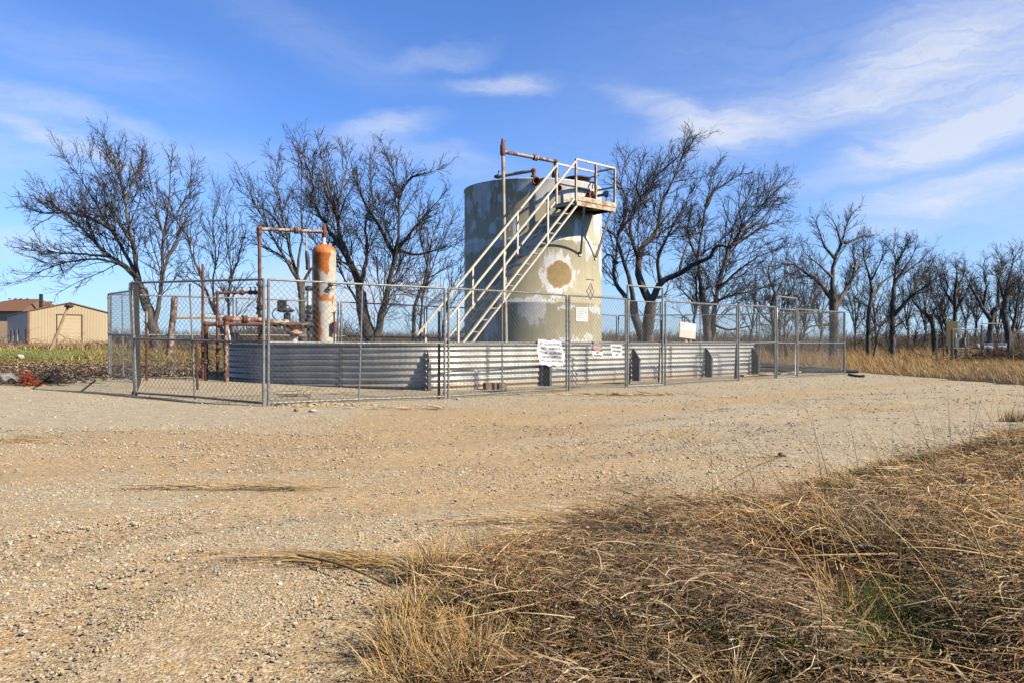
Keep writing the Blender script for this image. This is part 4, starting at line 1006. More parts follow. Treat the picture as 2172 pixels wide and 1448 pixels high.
# authorised personnel sign
c, u, n = on_fence(1304, 744, D_, E_, .05); ru = u * .99 - ZZ * .05; uu = ZZ * .99 - u * .12; fr = (c, ru / np.linalg.norm(ru), uu / np.linalg.norm(uu), n); W, Hh = .355, .265
r = thing('authorized_sign', 'small white sign reading AUTHORIZED PERSONNEL ONLY in faded letters', 'sign', tuple(c - ZZ * .13))
wq = lambda x, y, z: (x, y, z + .014 * np.sin(x * 12) * np.sin(y * 9))
m_ = MB(); sheet(m_, W, Hh, fr, wq, n=12); m_.build('panel', M['sign'], r)
m_ = MB()
for s_, y_, w_ in (('AUTHORIZED', .078, .29), ('PERSONNEL', .0, .27), ('ONLY', -.078, .12)): put_text(m_, s_, .062, (0, y_), fr, lambda x, y, z: wq(x, y, z + .005), width=w_)
m_.build('lettering', M['ink_pale'], r)
# blank tan and white sign
c, u, n = on_fence(1455, 701, F_, G_, .05); ru = u - ZZ * .07; ru /= np.linalg.norm(ru); uu = np.cross(n, ru); uu = uu if uu[2] > 0 else -uu; fr = (c, ru, uu, n); W, Hh = .64, .355
r = thing('blank_sign', 'weathered sign board, upper half white and lower half tan', 'sign', tuple(c - ZZ * .2))
m_ = MB(); sheet(m_, W, Hh, fr, flat, n=4, th=.012); m_.build('board', M['tan_sheet'], r)
m_ = MB(); rect(m_, fr, -W * .42, W * .485, -.01, Hh * .44, .004); m_.build('white_half', M['sign'], r)
m_ = MB(); 
for k in range(3):
    rect(m_, fr, -W * .38 + .05 * k, -W * .38 + .05 * k + .030, .09, .11, .007); rect(m_, fr, -W * .36 + .05 * k, -W * .36 + .05 * k + .022, .055, .075, .007)
m_.build('faded_print', M['ink_pale'], r)
# small white tag on the rear right fence
c, u, n = on_fence(1777, 734, rk[2], rk[3], .05); r = thing('white_tag_sign', 'small white tag hanging on the rear fence near the right corner', 'sign', tuple(c - ZZ * .06))
m_ = MB(); m_.bar(c - u * .11, c + u * .11, .13, .006, up=n); m_.build('panel', M['sign'], r)
# ================================================================ stacked pipes, planks, rubble
for k in range(16):
    lay = 0 if k < 9 else (1 if k < 14 else 2); i = k if lay == 0 else (k - 9 if lay == 1 else k - 14)
    x0 = 8.0 + .12 * rng.normal(); y0 = 27.4 - i * .34 - lay * .25; L_p = 2.35 + .25 * rng.normal(); an = -.12 + .05 * rng.normal()
    z_ = float(hz(9.5, y0)) + .07 + .10 * lay; p = np.array([x0 + .03 * i, y0, z_]); q = p + np.array([math.cos(an) * L_p * (.75 if lay else 1), math.sin(an) * L_p, -.02 - .05 * lay])
    lb = 'black steel pipe lying in the stack behind the right gate'
    r = thing('black_pipe', lb, 'pipe', tuple(p), 'black pipes stacked behind the right gate')
    m_ = MB(); m_.tube([p, q], .052, 10, cap=False); m_.tube([p, p + (q - p) * .012], .062, 10); m_.build('tube', M['black_pipe'], r)
for (a_, e_, w_, lab, mt_) in (((1572, 799), (1645, 794), .16, 'long pale plank on the gravel inside the fence, before the wall end', 'pale_wood'), ((1652, 795), (1716, 788), .12, 'shorter pale plank lying beyond the second gate', 'pale_wood'),
                               ((1800, 796), (1832, 800), .05, 'black rubber strip lying on gravel outside the right corner', 'dark')):
    p = gpt(*a_); q = gpt(*e_); m_ = MB()
    n_ = 'wood_plank' if mt_ != 'dark' else 'rubber_strip'
    p = Vector((p.x, p.y, p.z + .04)); q = Vector((q.x, q.y, q.z + .04))
    if mt_ == 'dark': m_.tube(smooth_path([p, p.lerp(q, .5) + Vector((0, -.05, -.02)), q], 8), .035, 8); cat_ = 'strip'
    else: m_.bar(p, q, w_, .045); cat_ = 'plank'
    o = m_.build(n_, M[mt_], None, tuple(p)); tag(o, lab, cat_)
def boulder(name, px, py, w_, h_, lab, mt_, cat_='rock', seed=1):
    g = gpt(px, py); s_ = g.y / FPX; rs = np.random.default_rng(seed)
    m_ = MB(); m_.ico((g.x, g.y, g.z + h_ * s_ * .32), w_ * s_ / 2, 3, (1, .8, h_ / w_), 0, True)
    v = m_.v[0]; c_ = v.mean(0); d = v - c_
    m_.v[0] = c_ + d * (1 + .35 * (vnoise(d[:, 0] / w_ / s_ * 9 + seed * 5, (d[:, 2] + d[:, 1]) / w_ / s_ * 9, 1.6) - .5)[:, None])
    tag(m_.build(name, M[mt_], None, tuple(g)), lab, cat_)
boulder('white_rock', 43, 753, 17, 12, 'pale boulder in the green grass strip at far left', 'rock', seed=3)
boulder('brown_stone', 1659, 967, 19, 12, 'rounded brown stone alone on the grey gravel', 'brown_rock', seed=5)
boulder('flat_stone', 1511, 1002, 18, 6, 'flat pale stone near the edge of the dry grass', 'rock', seed=9)
boulder('yellow_stone', 629, 872, 11, 9, 'yellowish stone at the end of the orange rubble by the fence corner', 'brown_rock', seed=12)
boulder('pale_stone', 664, 873, 16, 8, 'pale stone in the orange rubble by the fence corner', 'rock', seed=14)
boulder('cream_stone', 972, 847, 11, 6, 'small cream stone at the foot of the fence post left of the crumpled sign', 'rock', seed=15)

# debris heap on the left: branches, orange netting, plastic sheet
def tangle(n, c, ext, r0, seglen, k=9, curl=.5, flat_=.5):
    P = np.zeros((n, k, 3)); c = np.array(c); d = rng.normal(0, 1, (n, 3)); d[:, 2] *= flat_
    P[:, 0] = c + rng.normal(0, 1, (n, 3)) * np.array(ext); P[:, 0, 2] = np.abs(P[:, 0, 2] - c[2]) + c[2]
    for i in range(1, k):
        d = d / np.linalg.norm(d, axis=1, keepdims=True); P[:, i] = P[:, i - 1] + d * seglen; d = d + rng.normal(0, curl, (n, 3)); d[:, 2] *= .7
        gz = hz(P[:, i, 0], P[:, i, 1]) + .01; P[:, i, 2] = np.maximum(P[:, i, 2], gz)
    return P, np.full((n, k), r0) * np.linspace(1, .5, k)
g = gpt(88, 813)
P, rr = tangle(230, (g.x, g.y, g.z + .03), (.36, .22, .07), .007, .055, curl=.35)
m_ = MB(); v, f = tubes(P, rr, 4); m_.add(v, f, True); tag(m_.build('brush_heap', M['charred'], None, tuple(g)), 'low heap of dead grey branches beside the orange netting', 'brush heap')
g = gpt(78, 814); m_ = MB()
for (px, py, n_, ex) in ((69, 803, 90, (.05, .05, .07)), (74, 814, 60, (.09, .06, .03)), (84, 819, 60, (.07, .05, .015))):
    q = gpt(px, 816); q.z += (816 - py) * q.y / FPX
    P, rr = tangle(n_, (q.x, q.y - .15, q.z), ex, .005, .020, curl=.9); v, f = tubes(P, rr, 4); m_.add(v, f, True)
tag(m_.build('orange_netting', M['orange'], None, tuple(g)), 'bunched bright orange plastic netting on the ground at left', 'netting')
g = gpt(16, 816); m_ = MB(); n_ = 22; X, Y = np.meshgrid(np.linspace(-.42, .42, n_), np.linspace(-.25, .25, n_))
Z = .05 + .20 * vnoise(X * 5 + 3, Y * 5, .6) * np.exp(-(X / .35) ** 2)
i = (np.arange(n_ - 1)[:, None] * n_ + np.arange(n_ - 1)[None]).reshape(-1, 1)
m_.add(np.stack([X + g.x, Y + g.y, Z + g.z], -1).reshape(-1, 3), np.hstack([i, i + 1, i + n_ + 1, i + n_])); tag(m_.build('plastic_sheet', M['plastic'], None, tuple(g)), 'crumpled pale clear plastic sheet left of the orange netting', 'plastic sheet')
g = gpt(645, 842); P, rr = tangle(10, (g.x, g.y, g.z + .02), (.12, .05, .03), .005, .05, 12, .45, 1.0)
m_ = MB(); v, f = tubes(P, rr, 4); m_.add(v, f, True); tag(m_.build('wire_tangle', M['dark'], None, tuple(g)), 'tangle of thin black wire at the fence foot above the orange rubble', 'wire')

# ================================================================ buildings
BY = 80.0
def BP(px, py, Y=BY): return np.array(at(px, py, Y))
gb = .1
GO = np.array([-48.95, BY, 0]); GU = np.array([.787, .617, 0]); GD = np.array([-.617, .787, 0]); GN = -GD
def gw(px): k = (px - 1086) / FPX; return (k * GO[1] - GO[0]) / (GU[0] - k * GU[1])
def GP_(w_, z, out=0.0): return GO + GU * w_ + GN * out + np.array([0, 0, z])
def gzz(px, py): return CAM_H + (728 - py) / FPX * (GO + GU * gw(px))[1]
WW = gw(229); wm = gw(148); ze = gzz(61, 661); zp = gzz(148, 644.5); dep = 19.1
barn = thing('metal_barn', 'tan ribbed metal barn with brown roof edge and wide door', 'barn', tuple(GP_(WW / 2, gb)))
def bk_(p): return p + GD * dep
g0, g1, g2, g3, g4 = GP_(0, gb), GP_(WW, gb), GP_(WW, ze), GP_(wm, zp), GP_(0, ze)
ra_ = math.atan2(GU[1], GU[0])
m_ = MB(); m_.add([g0, g1, g2, g3, g4], [0, 1, 2, 3, 4]); nr = 26; da, db, dz = gw(121.5), gw(173), gzz(121.5, 668)
for k in range(1, nr):
    x = WW * k / nr; zt = ze + (zp - ze) * (1 - abs(x - wm) / (wm if x < wm else WW - wm)); zb = dz + .1 if da - .1 < x < db + .1 else gb
    m_.box(GP_(x, (zb + zt) / 2, .008), (.035, .03, zt - zb - .05), rz=ra_)
m_.build('front_wall', M['siding'], barn)
m_ = MB(); m_.add([g0, g4, bk_(g4), bk_(g0)], [0, 1, 2, 3]); m_.add([bk_(q) for q in (g0, g1, g2, g3, g4)], [4, 3, 2, 1, 0]); m_.add([g1, bk_(g1), bk_(g2), g2], [0, 1, 2, 3])
m_.build('side_wall', mat_mix('shaded_side_siding', (.20, .19, .185), (.23, .22, .21), .5, rough=.5, bmp=0), barn)  # shade of the barn's side painted in: darker and greyer than the front
e1 = GP_(-.15, ze - .02, .12); e2 = GP_(wm, zp + .06, .12); e3 = GP_(WW + .15, ze - .02, .12)
m_ = MB()
for a_, b_ in ((e1, e2), (e2, e3)): m_.prism([a_, b_, bk_(b_), bk_(a_)], (0, 0, .10))
m_.build('roof', M['trim'], barn)
m_ = MB(); m_.box(GP_(-.02, (gb + ze) / 2, .02), (.2, .12, ze - gb), rz=ra_); m_.build('corner_trim', M['trim'], barn)
m_ = MB(); m_.add([GP_(da, gb, .02), GP_(db, gb, .02), GP_(db, dz, .02), GP_(da, dz, .02)], [0, 1, 2, 3])
for k in range(1, 10): m_.box(GP_((da + db) / 2, gb + (dz - gb) * k / 10, .025), (db - da, .02, .02), rz=ra_)
m_.build('roll_door', M['door'], barn)
m_ = MB(); m_.box(GP_((da + db) / 2, dz + .04, .05), (db - da + .2, .1, .08), rz=ra_); m_.box(GP_(da - .03, (gb + dz) / 2, .05), (.06, .1, dz - gb), rz=ra_); m_.box(GP_(db + .05, (gb + dz) / 2, .05), (.11, .12, dz - gb), rz=ra_); m_.build('door_frame', M['trim'], barn)
nrm_ = -GU
for s_ in (.45, .66, .86):        # narrow windows on the shaded side
    c_ = g0 * (1 - s_) + bk_(g0) * s_
    fr = MB(); fr.bar(c_ + nrm_ * .03 + ZZ * 1.05, c_ + nrm_ * .03 + ZZ * 2.35, .95, .05, up=tuple(nrm_)); fo = fr.build('window', M['glass'], barn)
    m_ = MB(); m_.bar(c_ + nrm_ * .07 + ZZ * 1.75, c_ + nrm_ * .07 + ZZ * 2.35, .85, .03, up=tuple(nrm_)); m_.build('blind', M['sign'], fo)
c_ = g0 * .86 + bk_(g0) * .14; m_ = MB(); m_.bar(c_ + nrm_ * .03, c_ + nrm_ * .03 + ZZ * 2.3, 1.0, .05, up=tuple(nrm_)); m_.build('side_door', M['trim'], barn)
# house behind the barn
HY = 108.0
house = thing('brown_roofed_house', 'house with large brown hipped shingle roof behind the barn', 'house', (float(at(20, 700, HY).x), HY, 0))
def hp(px, py, dy=0): q = at(px, py, HY + dy); return np.array(q)
m_ = MB()
ev = hp(-30, 661, -4)[2]
xl, xr = hp(-60, 0)[0], hp(96, 0)[0]; rl, rr_ = hp(14, 633)[0], hp(66, 633)[0]; zr = hp(14, 633)[2]
A = [np.array(q) for q in ((xl, HY - 5, ev), (xr, HY - 5, ev), (xr, HY + 9, ev), (xl, HY + 9, ev), (rl, HY + 2, zr), (rr_, HY + 2, zr))]
m_.add(A, [0, 1, 5, 4]); m_.add(A, [2, 3, 4, 5]); m_.add(A, [[1, 2, 5]]); m_.add(A, [[3, 0, 4]]); m_.add([q - np.array([0, 0, .02]) for q in A[:4]], [3, 2, 1, 0])
m_.build('main_roof', M['roof'], house)
m_ = MB(); q = [np.array(x) for x in ((hp(-40, 0)[0], HY - 9, hp(0, 686)[2]), (hp(15, 0)[0], HY - 9, hp(0, 686)[2]), (hp(8, 0)[0], HY - 5.0, hp(0, 655)[2] + .3), (hp(-40, 0)[0], HY - 5.0, hp(0, 655)[2] + .3))]
m_.prism(q, (0, 0, .12)); m_.build('porch_roof', M['roof'], house)
m_ = MB(); gl = [np.array(x) for x in ((hp(62, 640)[0], HY - 1, hp(0, 661)[2]), (hp(99, 640)[0], HY - 1, hp(0, 661)[2]), (hp(86, 640)[0], HY + 3, hp(0, 639)[2]), (hp(70, 640)[0], HY + 3, hp(0, 639)[2]))]
m_.prism(gl, (0, 0, .1)); m_.build('side_roof', M['roof'], house)
m_ = MB(); m_.box(((xl + xr) / 2, HY + 2, ev / 2), (xr - xl - 1.2, 12.6, ev - .05)); m_.build('wall', M['brick'], house)
m_ = MB(); m_.box(((hp(-40, 0)[0] + hp(13, 0)[0]) / 2, HY - 6.8, hp(0, 686)[2] / 2), (hp(13, 0)[0] - hp(-40, 0)[0], 3.2, hp(0, 686)[2] - .05)); m_.build('porch_wall', M['pale_wall'], house)
m_ = MB(); q = hp(87, 640, -2); m_.box((q[0], q[1], q[2]), (.35, .35, 2.0)); m_.build('flue', M['dark'], house)
m_ = MB()
for px in (20, 33, 44, 58): q = hp(px, 634.5, 1.6); m_.box(q, (.22, .22, .16))
m_.build('ridge_vent', M['trim'], house)
# leaning pole with a lamp head
YL = 29.3; g = at(109, 738, YL)
r = thing('leaning_lamp_pole', 'leaning wooden pole with a small lamp at its top before the barn', 'lamp pole', tuple(g))
tp = at(144, 652, YL); m_ = MB(); m_.tube([g, tp], [.062, .042], 10); m_.build('pole', M['pale_wood'], r)
m_ = MB(); q = at(146, 650, YL); m_.ico(q, .12, 2, (1.5, 1, .6)); m_.tube([tp, q, at(152, 648, YL)], .03, 6); m_.build('lamp_head', M['dark'], r)

# ================================================================ utility enclosure at the right
UYD = 41.0
def UP(px, py, Y=UYD): return np.array(at(px, py, Y))
def gz0(p): return float(hz(p[0], p[1]))
ug = thing('utility_fence', 'small chain-link enclosure with a portal gate in the dry grass at right', 'fence', tuple(UP(2080, 765)))
for px, py, mt_, Y in ((1987, 704, 'galv', UYD + 1.5), (2001, 706, 'dark', UYD + 3), (2018, 700, 'dark', UYD), (2021.5, 699, 'galv', UYD), (2082, 690, 'dark', UYD), (2084, 699, 'galv', UYD), (2125, 687, 'galv', UYD), (2117, 730, 'dark', UYD), (2142, 692, 'galv', UYD + .6), (2053, 702, 'galv', UYD + 3), (2048, 738, 'galv', UYD + .3)):
    q = UP(px, py, Y); m_ = MB(); m_.tube([(q[0], q[1], gz0(q) - .1), q], .035 if mt_ == 'dark' else .026, 8); m_.build('post', M[mt_], ug)
for a_, e_ in (((2021, 699), (2083, 699)), ((2022, 738), (2078, 738)), ((2082, 686.5), (2125, 686.5)), ((1987, 738), (2018, 738)), ((2084, 738), (2118, 738))):
    m_ = MB(); m_.tube([UP(*a_), UP(*e_)], .026 if a_[1] < 730 else .03, 8); m_.build('rail', M['galv'] if a_[0] > 2000 and a_[0] < 2084 else M['dark'], ug)
m_ = MB(); pts = []
P_, Q_ = UP(2021, 765), UP(2125, 765); Lp = np.linalg.norm(Q_ - P_); hh = 1.6; z0 = gz0(P_)
for sgn in (1, -1):
    for k in range(1, int((Lp + hh) / .11)):
        c_ = k * .11; x0, x1 = (c_, c_ - hh) if sgn == 1 else (c_ - hh, c_); dx = x1 - x0; ta, tb = sorted(((0 - x0) / dx, (Lp - x0) / dx)); ta, tb = max(ta, 0), min(tb, 1)
        if tb - ta < .01: continue
        pts.append([[P_[0] + x0 + dx * ta, UYD - .03, z0 + hh * ta], [P_[0] + x0 + dx * tb, UYD - .03, z0 + hh * tb]])
pts = np.array(pts); v, f = tubes(pts, np.full(pts.shape[:2], .0022), 3); m_.add(v, f); m_.build('chain_link_mesh', M['wire'], ug)
r = thing('meter_cabinet', 'tall tan metal cabinet on a post inside the small enclosure', 'cabinet', tuple(UP(2019, 765, 43)))
a_, e_ = UP(2009, 682, 43), UP(2029, 734, 43)
m_ = MB(); m_.box(((a_[0] + e_[0]) / 2, 43, (a_[2] + e_[2]) / 2), (.50, .42, a_[2] - e_[2]), rz=R(-20)); m_.build('body', M['cabinet'], r)
m_ = MB(); q = np.array([(a_[0] + e_[0]) / 2, 43, (a_[2] + e_[2]) / 2]); dn = np.array([math.cos(R(-20)), math.sin(R(-20)), 0]); m_.box(q + dn * .252, (.008, .40, a_[2] - e_[2] - .04), rz=R(-20)); m_.build('door', M['plate'], r)  # no real door: pale sheet paints the cabinet's right face as sunlit
m_ = MB(); m_.tube([((a_[0] + e_[0]) / 2, 43, gz0(a_)), ((a_[0] + e_[0]) / 2, 43, e_[2] + .1)], .05, 8); m_.build('post', M['dark'], r)
m_ = MB(); m_.bar(UP(2027.5, 707, 42.6), UP(2027.5, 716, 42.6), .08, .05); m_.build('white_box', M['sign'], r)
r = thing('grey_meter_box', 'grey box with pale meter cylinder beside the tan cabinet', 'meter', tuple(UP(2035, 765, 42)))
m_ = MB(); q = UP(2032, 726, 42); m_.box(q, (.44, .3, .5)); m_.build('body', mat_mix('dull_olive_box', (.16, .14, .11), (.20, .18, .14), 4, rough=.5), r)
m_ = MB(); m_.tube([UP(2046, 734, 41.8), UP(2046, 716, 41.8)], .065, 12); m_.build('cylinder', M['plate'], r)
m_ = MB(); q = UP(2028, 740, 42); m_.tube([(q[0], q[1], gz0(q)), (q[0], q[1], q[2] + .15)], .05, 8); m_.build('stand', M['dark'], r)
m_ = MB(); q = UP(2038, 713, 42); m_.bar(UP(2038, 716, 42), UP(2038, 710, 42), .05, .05); m_.build('cap', M['sign'], r)
for px, lab in ((2097.5, 'dark blue and white notice inside the portal gate of the small enclosure'), (2126.5, 'dark blue and white notice between the two rightmost posts of the enclosure')):
    c = UP(px, 733, UYD - .07); fr = (c, np.array([1., 0, 0]), ZZ, np.array([0, -1., 0]))
    r = thing('notice_sign', lab, 'sign', tuple(c), 'dark blue notices on the small enclosure')
    m_ = MB(); sheet(m_, .45, .26, fr, flat, n=4); m_.build('panel', mat_mix('lilac_sign', (.50, .50, .62), (.56, .56, .66), 6, bmp=0), r)
    m_ = MB(); rect(m_, fr, -.20, .20, .02, .115, .004); rect(m_, fr, -.18, .18, -.115, -.075, .004); m_.build('dark_band', M['navy'], r)
    m_ = MB(); rect(m_, fr, -.15, .15, .05, .08, .007); m_.build('light_print', M['plate'], r)
    m_ = MB(); rect(m_, fr, -.05, .05, -.05, -.02, .007); m_.build('small_print', M['ink'], r)
r = thing('white_sack', 'small white sack hung on the rail of the small enclosure', 'sack', tuple(UP(2074, 740)))
m_ = MB(); m_.ico(UP(2074, 734.5, UYD - .1), .12, 2, (.9, .8, 1.1), .06); m_.build('bag', M['sign'], r)
# ================================================================ trees
def interp_poly(P, t):
    """P [M,K,3] poly lines (already gathered), t [M] in 0..1 -> points and tangents"""
    K = P.shape[1]; x = t * (K - 1); i = np.clip(x.astype(int), 0, K - 2); fr = (x - i)[:, None]; ar = np.arange(len(P))
    a_, b_ = P[ar, i], P[ar, i + 1]; d = b_ - a_
    return a_ + d * fr, d / (np.linalg.norm(d, axis=1, keepdims=True) + 1e-9), i, fr[:, 0]
def sprout(P, Rr, spacing, lf, ang, K2, up, wig, tmin, lmin, lmax, rk, rtip, g, tip_taper=.55, lean=(0, 0, 0)):
    L = np.linalg.norm(np.diff(P, axis=1), axis=2).sum(1)
    cnt = np.maximum(0, np.round(L * (1 - tmin) / spacing + g.uniform(-.5, .5, len(L)))).astype(int)
    idx = np.repeat(np.arange(len(P)), cnt); n = len(idx)
    if n == 0: return np.zeros((0, K2, 3)), np.zeros((0, K2))
    t = tmin + (1 - tmin) * g.random(n) ** .85
    pos, tan, i, fr = interp_poly(P[idx], t); rad = Rr[idx, i] * (1 - fr) + Rr[idx, i + 1] * fr
    rv = g.normal(0, 1, (n, 3)); rv -= (rv * tan).sum(1, keepdims=True) * tan; rv /= np.linalg.norm(rv, axis=1, keepdims=True)
    th = g.uniform(ang[0], ang[1], n)[:, None]
    d = np.cos(th) * tan + np.sin(th) * rv; d[:, 2] += up * .8; d += np.array(lean) * .3; d /= np.linalg.norm(d, axis=1, keepdims=True)
    ln = np.clip(L[idx] * g.uniform(lf[0], lf[1], n) * (1 - tip_taper * t), lmin, lmax)
    Q = np.zeros((n, K2, 3)); Q[:, 0] = pos; st_ = (ln / (K2 - 1))[:, None]
    for k in range(1, K2):
        Q[:, k] = Q[:, k - 1] + d * st_; d = d + g.normal(0, wig, (n, 3)); d[:, 2] += up * .25; d /= np.linalg.norm(d, axis=1, keepdims=True)
    r0 = np.minimum(rad * .62, rtip + rk * ln); Rq = r0[:, None] * (1 - np.linspace(0, 1, K2)) + rtip * np.linspace(0, 1, K2)
    return Q, np.minimum(Rq, r0[:, None])
def tree(label, Y, limbs, seed, dens=1.0, twig=.0082, lean=(0, 0, 0), name='bare_tree', lev=3, group='bare winter trees', spread=2.2, lmax1=2.7, up=.12, lmin1=.4, tip=.76):
    """limbs: list of (start radius px, end radius px, [(px, py), ...]); each limb leaves the plane of the trunk by its own depth"""
    g = np.random.default_rng(seed); K = 20; Ps, Rs = [], []
    for li, (ra, rb, pts) in enumerate(limbs):
        dy = g.uniform(-spread, spread) * (0 if li == 0 and len(limbs) > 1 else 1)
        y0 = min(p[1] for p in pts); yb = max(p[1] for p in limbs[0][2]); q = []
        n = len(pts)
        for k, (x, y) in enumerate(pts):
            w_ = (k / (n - 1)) ** 1.2 if n > 1 else 0
            q.append(at(x, y, Y + dy * w_))
        if pts[0][1] > 716: q[0].z = float(hz(q[0].x, q[0].y)) - .15
        P = smooth_path(q, K); Ln = np.linalg.norm(np.diff(P, axis=0), axis=1).sum()
        w_ = g.normal(0, .012, (K, 3)) * Ln * .5; w_[0] = 0; w_[-1] *= .5; P = P + w_ * .45
        rr = ra * (.79 if (pts[0][1] > 716 or rb >= 3 or ra > 11) else .62) * Y / FPX; re = max(rb * .45 * Y / FPX, .008); rr = re + (rr - re) * (1 - np.linspace(0, 1, K)) ** 1.5 if rb < 3 else np.linspace(rr, rb * .86 * Y / FPX, K)
        if pts[0][1] > 716: rr[:3] *= np.array([1.55, 1.22, 1.06])
        Ps.append(P); Rs.append(rr)
    P0, R0 = np.array(Ps), np.array(Rs)
    base = P0[0, 0]
    r = thing(name, label, 'tree', tuple(base), group); twig = twig * Y / 31
    m_ = MB(); v, f = tubes(P0, R0, 9); m_.add(v, f, True); m_.build('trunk', M['bark'], r)
    m_ = MB()
    P1, R1 = sprout(P0, R0, .20 / dens, (.22, .54), (R(22), R(56)), 11, up, .14, .12, lmin1, lmax1, .0048, .009, g, tip_taper=tip, lean=lean)
    P2, R2 = sprout(P1, R1, .16 / dens, (.30, .62), (R(22), R(58)), 6, up * .9, .16, .10, .25, 1.4, .0068, twig * 1.15, g, lean=lean)
    P3, R3 = sprout(P2, R2, .20 / dens, (.3, .7), (R(25), R(60)), 4, up * .7, .22, .10, .12, .5, .006, twig, g)
    PB, RB = sprout(P0, R0, 1.0, (.26, .46), (R(14), R(36)), 14, up, .07, .22, .7, 2.6, .0070, .010, g, tip_taper=.78, lean=lean)
    PC, RC = sprout(PB, RB, .20 / dens, (.22, .5), (R(22), R(55)), 9, up, .14, .12, .35, 1.4, .0048, .009, g, lean=lean)
    PD, RD = sprout(PC, RC, .165 / dens, (.3, .62), (R(22), R(58)), 5, up, .17, .10, .2, .7, .0062, twig, g)
    PA, RA = sprout(P0, R0, .5 / dens, (.08, .16), (R(35), R(75)), 6, up, .2, .2, .2, .9, .008, twig, g)
    for P_, R_, s_ in ((PB, RB, 6), (P1, R1, 4), (PC, RC, 4), (P2, R2, 3), (PD, RD, 3), (P3, R3, 3), (PA, RA, 3)):
        if len(P_): v, f = tubes(P_, R_, s_); m_.add(v, f, True)
    m_.build('crown', M['twig'], r)
    return r
T = tree
T('spreading bare tree before the blue sky at far left, behind the front left fence corner', 31, [
    (15, 11, [(330, 741), (329, 715), (324, 690), (318, 665), (308, 640), (302, 612)]),
    (9, 1.2, [(302, 615), (290, 575), (280, 520), (268, 455), (258, 400), (245, 345), (222, 300), (205, 275)]),
    (9, 1.0, [(306, 635), (285, 585), (255, 558), (215, 528), (165, 478), (120, 440), (68, 398), (45, 380)]),
    (6, .9, [(288, 590), (252, 560), (205, 550), (150, 556), (95, 572), (45, 596), (14, 604)]),
    (8, 1.0, [(300, 610), (268, 545), (232, 480), (195, 420), (165, 370), (128, 315)]),
    (6, .9, [(240, 490), (190, 462), (140, 452), (90, 452), (50, 438), (22, 438)]),
    (9, 1.0, [(326, 690), (338, 640), (345, 560), (345, 500), (330, 440), (318, 385), (308, 320)]),
    (7, 1.0, [(340, 610), (352, 560), (375, 510), (385, 450), (400, 390), (418, 335)]),
    (6, .9, [(344, 530), (352, 470), (360, 410), (362, 350), (372, 312)]),
    (5, .8, [(262, 430), (285, 380), (300, 340), (296, 300)]),
    (5, .8, [(230, 545), (180, 540), (120, 536), (60, 530), (10, 520)]),
    (5, .8, [(278, 510), (250, 470), (240, 420), (196, 350), (190, 300)])], 11, dens=1.02, lean=(-.2, 0, 0))
T('slim many-stemmed bare tree behind the rusty risers', 33, [
    (6, 4, [(482, 735), (470, 700), (458, 668), (448, 640)]),
    (5, .9, [(458, 670), (438, 620), (420, 575), (405, 530), (395, 470), (390, 425)]),
    (5, .9, [(487, 735), (487, 690), (484, 640), (490, 580), (482, 520), (478, 450), (476, 395)]),
    (4, .8, [(455, 665), (452, 600), (458, 540), (450, 480), (462, 425), (455, 392)]),
    (3, .7, [(484, 600), (505, 550), (515, 500), (508, 450)]),
    (3, .7, [(440, 620), (412, 600), (385, 590), (362, 560)]),
    (3, .7, [(425, 580), (410, 540), (420, 490), (430, 440)])], 12, dens=.85, lmax1=1.8)
T('bare tree with stems sweeping left, directly behind the tall rusty arch pipe', 34, [
    (10, 7, [(645, 738), (642, 690), (640, 640), (634, 595)]),
    (7, .9, [(636, 600), (612, 560), (585, 515), (560, 470), (535, 420), (512, 370), (500, 340)]),
    (7, .9, [(634, 598), (618, 545), (600, 470), (590, 410), (586, 350), (560, 320)]),
    (6, .9, [(640, 610), (655, 575), (690, 550), (710, 500), (700, 430), (688, 370)]),
    (5, .8, [(600, 490), (570, 450), (540, 440), (510, 430)]),
    (5, .8, [(620, 560), (575, 530), (545, 520), (515, 500)]),
    (5, .8, [(630, 580), (640, 500), (638, 430), (640, 360), (628, 300)])], 13, dens=.95)
T('broad bare double-trunk tree between the vessel and the olive tank', 31, [
    (20, 13, [(790, 742), (786, 718), (776, 690), (768, 655), (765, 620)]),
    (12, 1.2, [(766, 630), (756, 585), (740, 552), (724, 510), (714, 455), (695, 395), (680, 330), (672, 290)]),
    (9, 1.0, [(745, 560), (705, 500), (672, 440), (660, 380), (640, 325), (622, 275)]),
    (13, 1.2, [(790, 722), (806, 680), (818, 635), (830, 575), (840, 530), (846, 460), (846, 405), (832, 360), (826, 298)]),
    (7, .9, [(838, 540), (866, 500), (900, 458), (935, 420), (955, 392)]),
    (6, .9, [(846, 410), (872, 378), (905, 368), (945, 356)]),
    (8, 1.0, [(838, 545), (812, 495), (785, 448), (762, 402), (745, 350), (735, 310)]),
    (8, 1.0, [(766, 600), (778, 540), (775, 480), (790, 420), (785, 350), (798, 310)]),
    (6, .9, [(764, 590), (735, 560), (700, 548), (672, 520), (650, 480)]),
    (6, .9, [(770, 660), (740, 610), (715, 560), (705, 520)]),
    (6, .8, [(840, 530), (880, 540), (920, 532), (960, 520), (985, 508)]),
    (6, .8, [(712, 450), (725, 400), (735, 345), (715, 300)]),
    (4, .7, [(826, 600), (860, 620), (900, 630), (930, 640)])], 14, dens=1.12)
